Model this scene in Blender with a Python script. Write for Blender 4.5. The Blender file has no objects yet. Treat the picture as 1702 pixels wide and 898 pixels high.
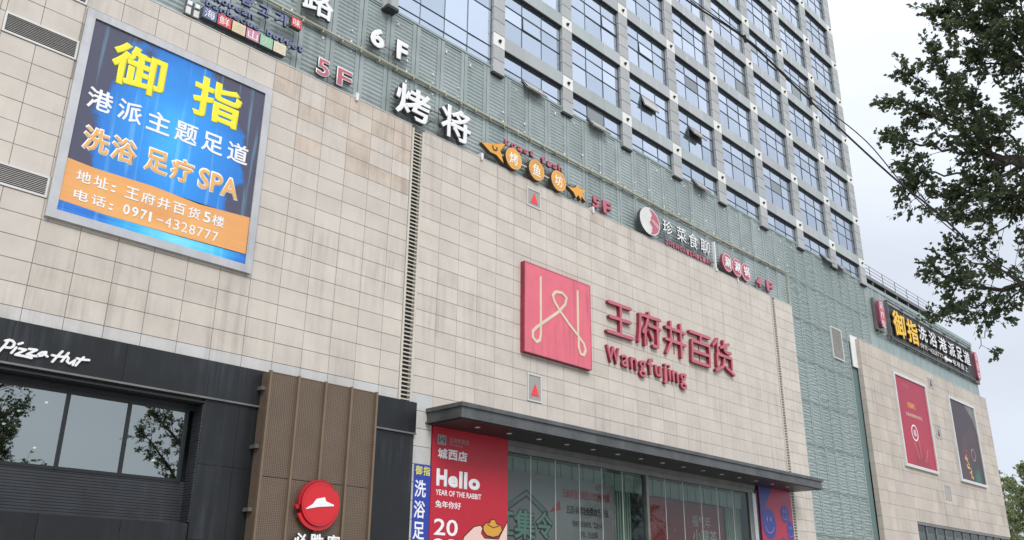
import bpy, math, random
from mathutils import Vector, Matrix, noise
R = random.Random(7)
SC = bpy.context.scene
COL = SC.collection
# ------------------------------------------------------------------ camera
cam = bpy.data.cameras.new('camera'); co = bpy.data.objects.new('camera', cam); COL.objects.link(co)
cam.sensor_fit = 'HORIZONTAL'; cam.sensor_width = 36; cam.lens = 31.285
cam.clip_start = .05; cam.clip_end = 6000
CAM = Vector((0, -20, 1.6))
rot = Matrix(((0.69363914, -0.25744246, -0.6727467), (-0.72028025, -0.23775622, -0.65166582), (0.00781674, 0.93658708, -0.35034774)))
co.matrix_world = Matrix.Translation(CAM) @ rot.to_4x4()
SC.camera = co
def px(p):                                   # used only to rank repeats by size in view
    q = rot.transposed() @ (Vector(p) - CAM)
    if q.z > -.1: return None
    return (851 + 1479.07*q.x/-q.z, 449 - 1479.07*q.y/-q.z)
def inview(p, m=60):
    q = px(p)
    return q is not None and -m < q[0] < 1702+m and -m < q[1] < 898+m
# ------------------------------------------------------------------ sky and sun
W = bpy.data.worlds.new("World"); SC.world = W; W.use_nodes = True
nt = W.node_tree; nt.nodes.clear()
def N(nt, t, **k):
    n = nt.nodes.new(t)
    for a, b in k.items():
        if a.startswith('i_'):
            key = a[2:]; key = int(key) if key.isdigit() else key.replace('_', ' ')
            n.inputs[key].default_value = b
        else: setattr(n, a, b)
    return n
sky = N(nt, 'ShaderNodeTexSky', sky_type='NISHITA', sun_disc=False, sun_elevation=math.radians(40), sun_rotation=math.radians(205), altitude=2200, air_density=1.0, dust_density=3.0)
tc = N(nt, 'ShaderNodeTexCoord'); sep = N(nt, 'ShaderNodeSeparateXYZ'); nt.links.new(tc.outputs['Generated'], sep.inputs[0])
ramp = N(nt, 'ShaderNodeValToRGB')           # overcast: the zenith is brighter than the horizon all round
cr = ramp.color_ramp; cr.elements[0].position = 0.0; cr.elements[0].color = (5.4, 5.8, 6.5, 1)
cr.elements[1].position = 1.0; cr.elements[1].color = (13.5, 14.0, 15.0, 1)
e = cr.elements.new(.35); e.color = (6.0, 6.4, 7.2, 1)
e = cr.elements.new(.62); e.color = (9.0, 9.4, 10.2, 1)
nt.links.new(sep.outputs[2], ramp.inputs[0])
mp = N(nt, 'ShaderNodeMapping'); mp.inputs['Scale'].default_value = (1, 1, 2.2); nt.links.new(tc.outputs['Generated'], mp.inputs[0])
nz = N(nt, 'ShaderNodeTexNoise', i_Scale=2.6, i_Detail=6.0, i_Roughness=.5); nt.links.new(mp.outputs[0], nz.inputs['Vector'])
mr = N(nt, 'ShaderNodeMapRange'); mr.inputs[1].default_value = .3; mr.inputs[2].default_value = .7; mr.inputs[3].default_value = .90; mr.inputs[4].default_value = 1.08
nt.links.new(nz.outputs[0], mr.inputs[0])
mul = N(nt, 'ShaderNodeVectorMath', operation='SCALE'); nt.links.new(ramp.outputs[0], mul.inputs[0]); nt.links.new(mr.outputs[0], mul.inputs['Scale'])
mx = N(nt, 'ShaderNodeMix', data_type='RGBA'); mx.inputs[0].default_value = .93
nt.links.new(sky.outputs[0], mx.inputs[6]); nt.links.new(mul.outputs[0], mx.inputs[7])
bg = N(nt, 'ShaderNodeBackground', i_Strength=.1); nt.links.new(mx.outputs[2], bg.inputs[0])
wo = N(nt, 'ShaderNodeOutputWorld'); nt.links.new(bg.outputs[0], wo.inputs[0])
sl = bpy.data.lights.new('sun', 'SUN'); sl.energy = 1.5; sl.angle = math.radians(25); sl.color = (1, .97, .92)
so = bpy.data.objects.new('sun', sl); COL.objects.link(so)
sd = Vector((-math.sin(math.radians(25))*math.cos(math.radians(40)), -math.cos(math.radians(25))*math.cos(math.radians(40)), math.sin(math.radians(40))))
so.rotation_euler = sd.to_track_quat('Z', 'Y').to_euler()
SC.view_settings.view_transform = 'Standard'; SC.view_settings.look = 'None'; SC.view_settings.exposure = 0.46; SC.view_settings.gamma = 1
# ------------------------------------------------------------------ materials
M = {}
def mat(name, col, rough=.6, metal=0, vary=0.0, stain=0.0, streak=0.0, bump=0.0, bscale=40, spec=.5, scale=1.5, col2=None, coat=0, fine=0.0):
    m = bpy.data.materials.new(name); m.use_nodes = True; t = m.node_tree; p = t.nodes['Principled BSDF']
    p.inputs['Roughness'].default_value = rough; p.inputs['Metallic'].default_value = metal
    p.inputs['Specular IOR Level'].default_value = spec; p.inputs['Coat Weight'].default_value = coat
    L = t.links.new; cur = N(t, 'ShaderNodeRGB'); cur.outputs[0].default_value = (*col, 1); cur = cur.outputs[0]
    geo = N(t, 'ShaderNodeNewGeometry')
    def over(fac, c, amount=1.0, blend='MIX'):
        nonlocal cur
        x = N(t, 'ShaderNodeMix', data_type='RGBA', blend_type=blend); L(fac, x.inputs[0]) if hasattr(fac, 'links') else None
        L(cur, x.inputs[6]); x.inputs[7].default_value = (*c, 1); cur = x.outputs[2]
    def rangef(src, a, b, c, d):
        r = N(t, 'ShaderNodeMapRange'); L(src, r.inputs[0])
        for i, v in enumerate((a, b, c, d)): r.inputs[i+1].default_value = v
        return r.outputs[0]
    def val(src):                               # multiply value
        nonlocal cur
        h = N(t, 'ShaderNodeVectorMath', operation='SCALE'); L(cur, h.inputs[0]); L(src, h.inputs['Scale']); cur = h.outputs[0]
    if col2:
        oi = N(t, 'ShaderNodeObjectInfo'); w = N(t, 'ShaderNodeTexWhiteNoise', noise_dimensions='1D'); L(oi.outputs['Random'], w.inputs['W'])
        over(rangef(w.outputs['Value'], 0, 1, 0, 1), col2)
    if vary:
        oi = N(t, 'ShaderNodeObjectInfo'); val(rangef(oi.outputs['Random'], 0, 1, 1-vary, 1+vary))
    if stain:
        n = N(t, 'ShaderNodeTexNoise', i_Scale=scale, i_Detail=6.0, i_Roughness=.62); L(geo.outputs['Position'], n.inputs['Vector'])
        val(rangef(n.outputs[0], .3, .7, 1-stain, 1+stain*.6))
    if streak:
        mpp = N(t, 'ShaderNodeMapping'); mpp.inputs['Scale'].default_value = (5.0, 5.0, .35); L(geo.outputs['Position'], mpp.inputs[0])
        n = N(t, 'ShaderNodeTexNoise', i_Scale=1.0, i_Detail=4.0, i_Roughness=.6); L(mpp.outputs[0], n.inputs['Vector'])
        n2 = N(t, 'ShaderNodeTexNoise', i_Scale=.35, i_Detail=2.0); L(geo.outputs['Position'], n2.inputs['Vector'])
        a = rangef(n.outputs[0], .45, .72, 0, 1); b = rangef(n2.outputs[0], .42, .62, 0, 1)
        q = N(t, 'ShaderNodeMath', operation='MULTIPLY'); L(a, q.inputs[0]); L(b, q.inputs[1])
        val(rangef(q.outputs[0], 0, 1, 1, 1-streak))
    if fine:
        n = N(t, 'ShaderNodeTexNoise', i_Scale=55.0, i_Detail=3.0); L(geo.outputs['Position'], n.inputs['Vector'])
        val(rangef(n.outputs[0], .3, .7, 1-fine, 1+fine))
    L(cur, p.inputs['Base Color'])
    if bump:
        n = N(t, 'ShaderNodeTexNoise', i_Scale=float(bscale), i_Detail=4.0); L(geo.outputs['Position'], n.inputs['Vector'])
        bb = N(t, 'ShaderNodeBump', i_Strength=bump, i_Distance=.02); L(n.outputs[0], bb.inputs['Height']); L(bb.outputs[0], p.inputs['Normal'])
    M[name] = m; return m
mat('stone', (.575, .525, .46), .72, vary=.045, stain=.11, streak=.22, fine=.04, col2=(.59, .535, .475), scale=.9)
mat('stone_streaked', (.55, .50, .435), .72, vary=.03, stain=.12, streak=.25, fine=.05, col2=(.55, .50, .445), scale=1.3)
mat('stone_stained', (.56, .475, .395), .72, vary=.03, stain=.22, streak=.35, fine=.05, scale=1.1)
mat('stone_grey', (.53, .53, .52), .7, vary=.05, stain=.12, streak=.2, fine=.04, col2=(.55, .53, .50))
mat('stone_far', (.53, .475, .405), .75, vary=.05, stain=.14, streak=.34, col2=(.50, .445, .39), scale=.6)
mat('joint', (.15, .13, .11), .9)
mat('green_panel', (.30, .355, .345), .45, .1, vary=.06, stain=.16, streak=.25, col2=(.325, .375, .37))
mat('green_flat', (.29, .36, .35), .45, .1, vary=.04, stain=.10, streak=.15)
mat('green_wall', (.12, .18, .175), .7)
mat('tower_panel', (.37, .395, .385), .4, .1, vary=.09, stain=.05, streak=.12, col2=(.41, .405, .40))
mat('tower_spandrel', (.38, .425, .41), .35, .15, vary=.07, stain=.05, streak=.12, col2=(.42, .43, .44))
mat('white_panel', (.74, .74, .70), .5, vary=.05, streak=.1)
mat('reveal', (.30, .34, .33), .5, .3)
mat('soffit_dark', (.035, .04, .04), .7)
mat('mullion', (.08, .10, .115), .4, .3)
mat('bolt', (.05, .05, .05), .4, .6)
mat('white', (.78, .78, .76), .45, stain=.05)
mat('white_dirty', (.70, .69, .66), .5, stain=.16, streak=.25)
mat('cream', (.57, .53, .45), .55, stain=.08)
mat('slot_dark', (.02, .018, .015), .8)
mat('frame_grey', (.54, .54, .54), .38, .5, stain=.12, streak=.2)
mat('frame_white', (.66, .66, .63), .4, .2, stain=.08, streak=.15)
mat('steel_grey', (.215, .215, .205), .4, .5, stain=.2, streak=.2)
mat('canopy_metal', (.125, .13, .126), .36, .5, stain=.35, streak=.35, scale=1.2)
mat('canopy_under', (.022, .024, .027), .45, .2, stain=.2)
mat('black_cladding', (.012, .0135, .015), .38, .1, vary=.12, stain=.35, streak=-2.6, scale=.8, bump=.05, bscale=6)
mat('black_slat', (.028, .031, .036), .5, stain=.3, streak=-.7)
mat('black_frame', (.012, .014, .015), .4)
mat('copper_edge', (.215, .155, .105), .45, .35, stain=.12)
mat('red_paint', (.50, .045, .075), .38, stain=.10, coat=.2)
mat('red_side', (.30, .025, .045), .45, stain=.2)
mat('red_faded', (.50, .13, .17), .55, stain=.15)
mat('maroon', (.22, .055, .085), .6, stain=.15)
mat('logo_pink', (.72, .15, .20), .5, stain=.08, streak=.28)
mat('logo_cream', (.68, .58, .43), .5, stain=.08)
mat('pz_red', (.60, .008, .015), .3, coat=.3)
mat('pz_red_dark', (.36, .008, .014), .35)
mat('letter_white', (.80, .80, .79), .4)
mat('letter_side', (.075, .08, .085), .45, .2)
mat('navy', (.035, .045, .13), .5)
mat('navy_out', (.16, .18, .32), .45)
mat('yellow_print', (.85, .78, .03), .5)
mat('white_print', (.82, .83, .84), .5)
mat('tan_print', (.80, .43, .13), .5)
mat('orange_sign', (.76, .36, .045), .45, stain=.2)
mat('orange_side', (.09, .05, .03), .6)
mat('yellow_letter', (.85, .50, .03), .45)
mat('sign_back', (.045, .05, .05), .6, stain=.2)
mat('grey_print', (.30, .30, .31), .6)
mat('dark_print', (.055, .05, .055), .6)
mat('pipe', (.42, .41, .31), .5, stain=.2)
mat('pane_pale', (.46, .44, .40), .25); mat('brass', (.70, .36, .05), .35, .2)
mat('cable', (.012, .012, .012), .6)
mat('bark', (.055, .045, .035), .85, bump=.6, bscale=25)
mat('asphalt', (.05, .05, .052), .9, stain=.15, bump=.2, bscale=60)
mat('paving', (.30, .29, .27), .85, stain=.12, fine=.08)
mat('kerb', (.35, .34, .32), .8, stain=.1)
mat('roof', (.20, .20, .20), .85, stain=.15)
mat('interior', (.16, .15, .14), .8)
mat('interior_dark', (.03, .03, .03), .8)
mat('curtain', (.33, .38, .355), .7, stain=.12)
mat('tile1', (.12, .15, .28), .5); mat('tile2', (.60, .07, .08), .5); mat('tile3', (.70, .56, .33), .5)
mat('tile4', (.55, .24, .32), .5); mat('tile5', (.28, .52, .36), .5); mat('tile6', (.70, .62, .44), .5)
mat('poster_red', (.48, .012, .03), .45, stain=.04)
mat('bluebanner', (.02, .05, .34), .4)
mat('blue_print', (.025, .04, .24), .4)
mat('skinprint', (.78, .55, .48), .5)
mat('ink', (.03, .01, .01), .5)
mat('triangle_red', (.85, .05, .06), .5)
mat('vent_slat', (.52, .50, .47), .5, .1); mat('vent_dark', (.11, .10, .095), .8)
mat('teal_print', (.14, .25, .225), .5); mat('redprint', (.36, .03, .04), .5)
def leafmat(name, a, b, tr=.35):
    m = bpy.data.materials.new(name); m.use_nodes = True; t = m.node_tree; p = t.nodes['Principled BSDF']; L = t.links.new
    geo = N(t, 'ShaderNodeNewGeometry'); r = N(t, 'ShaderNodeValToRGB'); r.color_ramp.elements[0].color = (*a, 1); r.color_ramp.elements[1].color = (*b, 1)
    L(geo.outputs['Random Per Island'], r.inputs[0]); L(r.outputs[0], p.inputs['Base Color']); p.inputs['Roughness'].default_value = .55
    tb = N(t, 'ShaderNodeBsdfTranslucent'); L(r.outputs[0], tb.inputs[0]); mxx = N(t, 'ShaderNodeMixShader', i_Fac=tr); 
    L(p.outputs[0], mxx.inputs[1]); L(tb.outputs[0], mxx.inputs[2]); L(mxx.outputs[0], t.nodes['Material Output'].inputs[0]); M[name] = m
leafmat('leaf', (.062, .086, .048), (.15, .195, .09), .5); leafmat('leaf_pale', (.20, .25, .12), (.34, .38, .19), .55)
def glass(name, tint, refl, rough=.02, bump=0.0, thin=None):
    m = bpy.data.materials.new(name); m.use_nodes = True; t = m.node_tree; L = t.links.new; t.nodes.remove(t.nodes['Principled BSDF'])
    out = t.nodes['Material Output']; g = N(t, 'ShaderNodeBsdfGlossy', i_Roughness=rough); g.inputs[0].default_value = (*refl, 1)
    fr = N(t, 'ShaderNodeFresnel', i_IOR=thin or 1.6); k = N(t, 'ShaderNodeMixShader')
    if thin: b = N(t, 'ShaderNodeBsdfTransparent'); b.inputs[0].default_value = (*tint, 1)
    else: b = N(t, 'ShaderNodeBsdfDiffuse'); b.inputs[0].default_value = (*tint, 1)
    ge = N(t, 'ShaderNodeNewGeometry'); q = N(t, 'ShaderNodeMath', operation='SUBTRACT'); q.inputs[0].default_value = 1; L(ge.outputs['Backfacing'], q.inputs[1])
    q2 = N(t, 'ShaderNodeMath', operation='MULTIPLY'); L(fr.outputs[0], q2.inputs[0]); L(q.outputs[0], q2.inputs[1]); L(q2.outputs[0], k.inputs[0]); L(b.outputs[0], k.inputs[1]); L(g.outputs[0], k.inputs[2]); L(k.outputs[0], out.inputs[0]); M[name] = m
glass('pz_glass', (.30, .34, .35), (.93, 1, .97), .012, thin=4.2)
glass('shop_glass', (.80, .86, .83), (.9, .95, .93), .02, thin=1.42)
def towerglass():
    m = bpy.data.materials.new('tower_glass'); m.use_nodes = True; t = m.node_tree; p = t.nodes['Principled BSDF']; L = t.links.new
    oi = N(t, 'ShaderNodeObjectInfo'); r = N(t, 'ShaderNodeValToRGB'); r.color_ramp.elements[0].color = (.45, .52, .61, 1); r.color_ramp.elements[1].color = (.64, .71, .81, 1)
    L(oi.outputs['Random'], r.inputs[0]); L(r.outputs[0], p.inputs['Base Color']); p.inputs['Metallic'].default_value = .92; p.inputs['Roughness'].default_value = .06
    geo = N(t, 'ShaderNodeNewGeometry'); n = N(t, 'ShaderNodeTexNoise', i_Scale=.8, i_Detail=1.0); L(geo.outputs['Position'], n.inputs['Vector'])
    b = N(t, 'ShaderNodeBump', i_Strength=.12, i_Distance=.12); L(n.outputs[0], b.inputs['Height']); L(b.outputs[0], p.inputs['Normal']); M['tower_glass'] = m
towerglass()
mat('pane_grey', (.27, .30, .305), .12, .5, vary=.15)
def copper():
    m = mat('copper_mesh', (.145, .104, .073), .55, .25, vary=.03, stain=.10); t = m.node_tree; p = t.nodes['Principled BSDF']; L = t.links.new
    geo = N(t, 'ShaderNodeNewGeometry'); w = N(t, 'ShaderNodeMapping'); w.inputs['Scale'].default_value = (19, 19, 24); L(geo.outputs['Position'], w.inputs[0])
    v = N(t, 'ShaderNodeTexVoronoi', i_Scale=1.0, i_Randomness=.12); L(w.outputs[0], v.inputs['Vector'])
    r = N(t, 'ShaderNodeMapRange'); L(v.outputs['Distance'], r.inputs[0]); r.inputs[1].default_value = .22; r.inputs[2].default_value = .34; r.inputs[3].default_value = .25; r.inputs[4].default_value = 1.25
    s = N(t, 'ShaderNodeVectorMath', operation='SCALE'); src = p.inputs['Base Color'].links[0].from_socket; L(src, s.inputs[0]); L(r.outputs[0], s.inputs['Scale']); L(s.outputs[0], p.inputs['Base Color'])
copper()
def moire():                                   # perforated sheet in front of corrugation: wavy interference in the recess
    m = mat('green_moire', (.265, .325, .31), .5, .05, vary=.06, streak=.15); t = m.node_tree; p = t.nodes['Principled BSDF']; L = t.links.new
    geo = N(t, 'ShaderNodeNewGeometry'); n = N(t, 'ShaderNodeTexNoise', i_Scale=.55, i_Detail=2.5); L(geo.outputs['Position'], n.inputs['Vector'])
    sp = N(t, 'ShaderNodeSeparateXYZ'); L(geo.outputs['Position'], sp.inputs[0])
    a = N(t, 'ShaderNodeMath', operation='MULTIPLY_ADD'); L(n.outputs[0], a.inputs[0]); a.inputs[1].default_value = 1.5; L(sp.outputs[2], a.inputs[2])
    b = N(t, 'ShaderNodeMath', operation='MULTIPLY'); L(a.outputs[0], b.inputs[0]); b.inputs[1].default_value = 27.0
    s = N(t, 'ShaderNodeMath', operation='SINE'); L(b.outputs[0], s.inputs[0])
    r = N(t, 'ShaderNodeMapRange'); L(s.outputs[0], r.inputs[0]); r.inputs[1].default_value = -1; r.inputs[3].default_value = .80; r.inputs[4].default_value = 1.12
    q = N(t, 'ShaderNodeVectorMath', operation='SCALE'); src = p.inputs['Base Color'].links[0].from_socket; L(src, q.inputs[0]); L(r.outputs[0], q.inputs['Scale']); L(q.outputs[0], p.inputs['Base Color'])
moire()
def printmat(name, stops, x0, z0, sx, sz, beams=0.0, wrinkle=0.0, kind='radial'):
    """flat printed artwork: a colour field around a centre, with light beams and noise, in metres on the wall plane"""
    m = bpy.data.materials.new(name); m.use_nodes = True; t = m.node_tree; p = t.nodes['Principled BSDF']; L = t.links.new; p.inputs['Roughness'].default_value = .42
    geo = N(t, 'ShaderNodeNewGeometry'); mpn = N(t, 'ShaderNodeMapping', vector_type='POINT')
    mpn.inputs['Location'].default_value = (-x0/sx, 0, -z0/sz); mpn.inputs['Scale'].default_value = (1/sx, 0, 1/sz); L(geo.outputs['Position'], mpn.inputs[0])
    ln = N(t, 'ShaderNodeVectorMath', operation='LENGTH'); L(mpn.outputs[0], ln.inputs[0])
    n = N(t, 'ShaderNodeTexNoise', i_Scale=1.1, i_Detail=4.0); L(geo.outputs['Position'], n.inputs['Vector'])
    ad = N(t, 'ShaderNodeMath', operation='MULTIPLY_ADD'); L(n.outputs[0], ad.inputs[0]); ad.inputs[1].default_value = .5
    if kind == 'radial': L(ln.outputs['Value'], ad.inputs[2])
    else:
        s3 = N(t, 'ShaderNodeSeparateXYZ'); L(mpn.outputs[0], s3.inputs[0]); L(s3.outputs[2], ad.inputs[2])
    r = N(t, 'ShaderNodeValToRGB'); L(ad.outputs[0], r.inputs[0]); el = r.color_ramp.elements
    while len(el) > 1: el.remove(el[0])
    el[0].position = stops[0][0]; el[0].color = (*stops[0][1], 1)
    for ps, c in stops[1:]: q = el.new(ps); q.color = (*c, 1)
    cur = r.outputs[0]
    if beams:
        m2 = N(t, 'ShaderNodeMapping'); m2.inputs['Scale'].default_value = (5.5, 0, .28); L(geo.outputs['Position'], m2.inputs[0])
        n2 = N(t, 'ShaderNodeTexNoise', i_Scale=1.0, i_Detail=3.0); L(m2.outputs[0], n2.inputs['Vector'])
        rr = N(t, 'ShaderNodeMapRange'); L(n2.outputs[0], rr.inputs[0]); rr.inputs[1].default_value = .56; rr.inputs[2].default_value = .74; rr.inputs[4].default_value = beams
        x = N(t, 'ShaderNodeMix', data_type='RGBA'); L(rr.outputs[0], x.inputs[0]); L(cur, x.inputs[6]); x.inputs[7].default_value = (.30, .72, .95, 1); cur = x.outputs[2]
    L(cur, p.inputs['Base Color'])
    if wrinkle:
        m3 = N(t, 'ShaderNodeMapping'); m3.inputs['Rotation'].default_value = (0, .35, 0); m3.inputs['Scale'].default_value = (.7, 1, 7); L(geo.outputs['Position'], m3.inputs[0])
        n3 = N(t, 'ShaderNodeTexNoise', i_Scale=1.2, i_Detail=3.0); L(m3.outputs[0], n3.inputs['Vector'])
        b = N(t, 'ShaderNodeBump', i_Strength=wrinkle, i_Distance=.05); L(n3.outputs[0], b.inputs['Height']); L(b.outputs[0], p.inputs['Normal'])
    M[name] = m
printmat('ad_blue', [(.15, (.06, .52, .92)), (.55, (.03, .30, .82)), (.95, (.02, .19, .62)), (1.22, (.055, .075, .16)), (1.5, (.075, .075, .12))], 8.3, 12.4, 2.6, 3.6, beams=.4, wrinkle=.05)
printmat('ad_orange', [(.2, (.70, .32, .11)), (.6, (.82, .41, .13)), (1, (.76, .36, .12))], 8, 10.4, 3, 1, wrinkle=.18)
printmat('ad_wave', [(.2, (.25, .75, .95)), (.7, (.05, .50, .90)), (1.2, (.02, .18, .62))], 8.8, 9.9, 2.4, .6, beams=.3, wrinkle=.5)
printmat('far_red', [(.0, (.02, .004, .006)), (.3, (.26, .008, .022)), (.62, (.40, .012, .04)), (1.2, (.36, .012, .045))], 56.2, 9.0, 5, 6, kind='radial')
printmat('far_black', [(.0, (.01, .20, .10)), (.30, (.015, .12, .07)), (.46, (.025, .022, .022)), (1.0, (.07, .03, .035)), (1.3, (.04, .02, .03))], 66.3, 9.9, 3.6, 4.2)
printmat('smile_red', [(.3, (.42, .015, .04)), (.8, (.36, .02, .08))], 37.5, 5, 3, 3)
printmat('poster_light', [(.2, (.27, .22, .245)), (.6, (.20, .18, .20)), (1.1, (.24, .16, .19))], 23.5, 4.5, 4, 3)
printmat('poster_maroon', [(.2, (.20, .012, .016)), (.75, (.13, .008, .010)), (1.2, (.24, .02, .028))], 32, 4.4, 4, 3)
# ------------------------------------------------------------------ geometry helpers (all coordinates in metres, world)
class MB:
    def __init__(s): s.v = []; s.f = []; s.m = []
    def quad(s, a, b, c, d, m=0):
        i = len(s.v); s.v += [a, b, c, d]; s.f.append((i, i+1, i+2, i+3)); s.m.append(m)
    def box(s, x0, x1, y0, y1, z0, z1, m=0, front=None):
        i = len(s.v); s.v += [(x0, y0, z0), (x1, y0, z0), (x1, y1, z0), (x0, y1, z0), (x0, y0, z1), (x1, y0, z1), (x1, y1, z1), (x0, y1, z1)]
        for k, f in enumerate([(0, 3, 2, 1), (4, 5, 6, 7), (0, 1, 5, 4), (1, 2, 6, 5), (2, 3, 7, 6), (3, 0, 4, 7)]):
            s.f.append(tuple(i+j for j in f)); s.m.append(front if (k == 2 and front is not None) else m)
        return s
    def prism(s, pts, y0, y1, m=0, front=None):       # polygon in x,z; front face at y0
        n = len(pts); i = len(s.v)
        ar = sum(pts[k][0]*pts[(k+1) % n][1]-pts[(k+1) % n][0]*pts[k][1] for k in range(n))
        if ar < 0: pts = pts[::-1]
        s.v += [(x, y0, z) for x, z in pts]+[(x, y1, z) for x, z in pts]
        s.f.append(tuple(i+k for k in range(n))); s.m.append(m if front is None else front)
        s.f.append(tuple(i+n+k for k in reversed(range(n)))); s.m.append(m)
        for k in range(n):
            j = (k+1) % n; s.f.append((i+j, i+k, i+n+k, i+n+j)); s.m.append(m)
        return s
    def disc(s, cx, cz, rx, rz, y0, y1, m=0, front=None, n=28):
        return s.prism([(cx+rx*math.cos(2*math.pi*k/n), cz+rz*math.sin(2*math.pi*k/n)) for k in range(n)], y0, y1, m, front)
    def ring(s, cx, cz, r0, r1, y0, y1, m=0, a0=0, a1=360, n=40):
        A = [math.radians(a0+(a1-a0)*k/n) for k in range(n+1)]
        for a, b in zip(A, A[1:]):
            s.prism([(cx+r0*math.cos(a), cz+r0*math.sin(a)), (cx+r1*math.cos(a), cz+r1*math.sin(a)), (cx+r1*math.cos(b), cz+r1*math.sin(b)), (cx+r0*math.cos(b), cz+r0*math.sin(b))], y0, y1, m)
        return s
    def strokes(s, paths, w, y0, y1, m=0, front=None, step=.0006):
        k = 0
        for pa in paths:
            for a, b in zip(pa, pa[1:]):
                dx, dz = b[0]-a[0], b[1]-a[1]; L = math.hypot(dx, dz) or 1e-6; th = math.atan2(dz, dx); pts = []
                for q in range(6): an = th-math.pi/2+math.pi*q/5; pts.append((b[0]+w*math.cos(an), b[1]+w*math.sin(an)))
                for q in range(6): an = th+math.pi/2+math.pi*q/5; pts.append((a[0]+w*math.cos(an), a[1]+w*math.sin(an)))
                s.prism(pts, y0-k*step, y1, m, front); k += 1
        return s
    def tube(s, pts, rad, n=6, m=0):
        pts = [Vector(p) for p in pts]; rad = rad if isinstance(rad, list) else [rad]*len(pts); base = len(s.v)
        for k, p in enumerate(pts):
            d = (pts[min(k+1, len(pts)-1)]-pts[max(k-1, 0)]).normalized(); u = d.orthogonal().normalized() if k == 0 else (u-d*u.dot(d)).normalized(); w = d.cross(u)
            for q in range(n):
                a = 2*math.pi*q/n; s.v.append(tuple(p+(u*math.cos(a)+w*math.sin(a))*rad[k]))
        for k in range(len(pts)-1):
            for q in range(n):
                a = base+k*n+q; b = base+k*n+(q+1) % n; s.f.append((a, b, b+n, a+n)); s.m.append(m)
        s.f.append(tuple(base+q for q in reversed(range(n)))); s.m.append(m); s.f.append(tuple(base+(len(pts)-1)*n+q for q in range(n))); s.m.append(m)
        return s
    def mesh(s, name, mats, org=(0, 0, 0)):
        me = bpy.data.meshes.new(name); me.from_pydata([(x-org[0], y-org[1], z-org[2]) for x, y, z in s.v], [], s.f); me.update()
        for k in (mats if isinstance(mats, (list, tuple)) else [mats]): me.materials.append(M[k])
        if any(s.m): me.polygons.foreach_set('material_index', s.m)
        return me
    def build(s, name, mats, parent=None, label=None, kind=None, smooth=False):
        if not s.v: return None
        c = Vector(s.v[0]) if parent is None else Vector((sum(v[0] for v in s.v)/len(s.v), sum(v[1] for v in s.v)/len(s.v), sum(v[2] for v in s.v)/len(s.v)))
        me = s.mesh(name, mats, c)
        if smooth: me.shade_smooth()
        return put(name, me, c, parent, label, kind)
WORLDLOC = {}
def put(name, me, loc, parent=None, label=None, kind=None):
    o = bpy.data.objects.new(name, me); COL.objects.link(o); loc = Vector(loc); WORLDLOC[o.name] = loc
    if parent is not None: o.parent = parent; o.location = loc-WORLDLOC[parent.name]
    else: o.location = loc
    if label: o['label'] = label
    if kind: o['kind'] = kind
    return o
def thing(name, label, cat, loc, group=None):
    o = put(name, None, loc, None, label); o['category'] = cat; o.empty_display_size = .3
    if group: o['group'] = group
    return o
def tag(o, label, cat, group=None):
    o['label'] = label; o['category'] = cat
    if group: o['group'] = group
    return o
# lettering: text objects are collected and turned into meshes in one pass
JOBS = []
def text(body, box, y, depth, mats, parent, name='lettering', bold=0.0, shear=0.0, label=None, bev=0.0, fit=True):
    c = bpy.data.curves.new('lettering_curve', 'FONT'); c.body = body; c.size = 1; c.bevel_depth = bold; c.bevel_resolution = 0; c.extrude = .5; c.shear = shear; c.resolution_u = 3
    o = bpy.data.objects.new('lettering_curve', c); COL.objects.link(o); JOBS.append((o, box, y, depth, mats, parent, name, label, fit))
def chars(row, box, y, depth, mats, parent, gap=.08, slopes=0, name='character', **k):
    x0, z0, x1, z1 = box; n = len(row); w = (x1-x0)/n
    for i, ch in enumerate(row):
        if ch != ' ': text(ch, (x0+w*(i+gap/2), z0, x0+w*(i+1-gap/2), z1), y, depth, mats, parent, name=name, **k)
def flush():
    bpy.context.view_layer.update(); dg = bpy.context.evaluated_depsgraph_get()
    for o, box, y, depth, mats, parent, name, label, fit in JOBS:
        me = bpy.data.meshes.new_from_object(o.evaluated_get(dg)); n = len(me.vertices)
        if n == 0: continue
        zm = max(v.co.z for v in me.vertices)-1e-4; xs = [v.co.x for v in me.vertices if v.co.z > zm]; ys = [v.co.y for v in me.vertices if v.co.z > zm]
        bd = o.data.bevel_depth; x0, x1, y0, y1 = min(xs)-bd, max(xs)+bd, min(ys)-bd, max(ys)+bd
        for v in me.vertices: v.co.x = min(max(v.co.x, x0), x1); v.co.y = min(max(v.co.y, y0), y1)
        sx = (box[2]-box[0])/max(x1-x0, 1e-4); sy = (box[3]-box[1])/max(y1-y0, 1e-4)
        if not fit: sx = min(sx, sy*1.0)
        cx, cz = (box[0]+box[2])/2, (box[1]+box[3])/2
        for v in me.vertices:
            a, b, cc = v.co; v.co = ((a-(x0+x1)/2)*sx, -(cc)*depth, (b-(y0+y1)/2)*sy)
        me.materials.clear(); mm = mats if isinstance(mats, (list, tuple)) else [mats]
        for k in mm: me.materials.append(M[k])
        me.update()
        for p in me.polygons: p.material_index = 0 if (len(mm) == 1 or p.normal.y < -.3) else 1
        me.name = name; put(name, me, (cx, y+depth/2, cz), parent, label)
        c = o.data; bpy.data.objects.remove(o); bpy.data.curves.remove(c)
    JOBS.clear()
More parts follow.
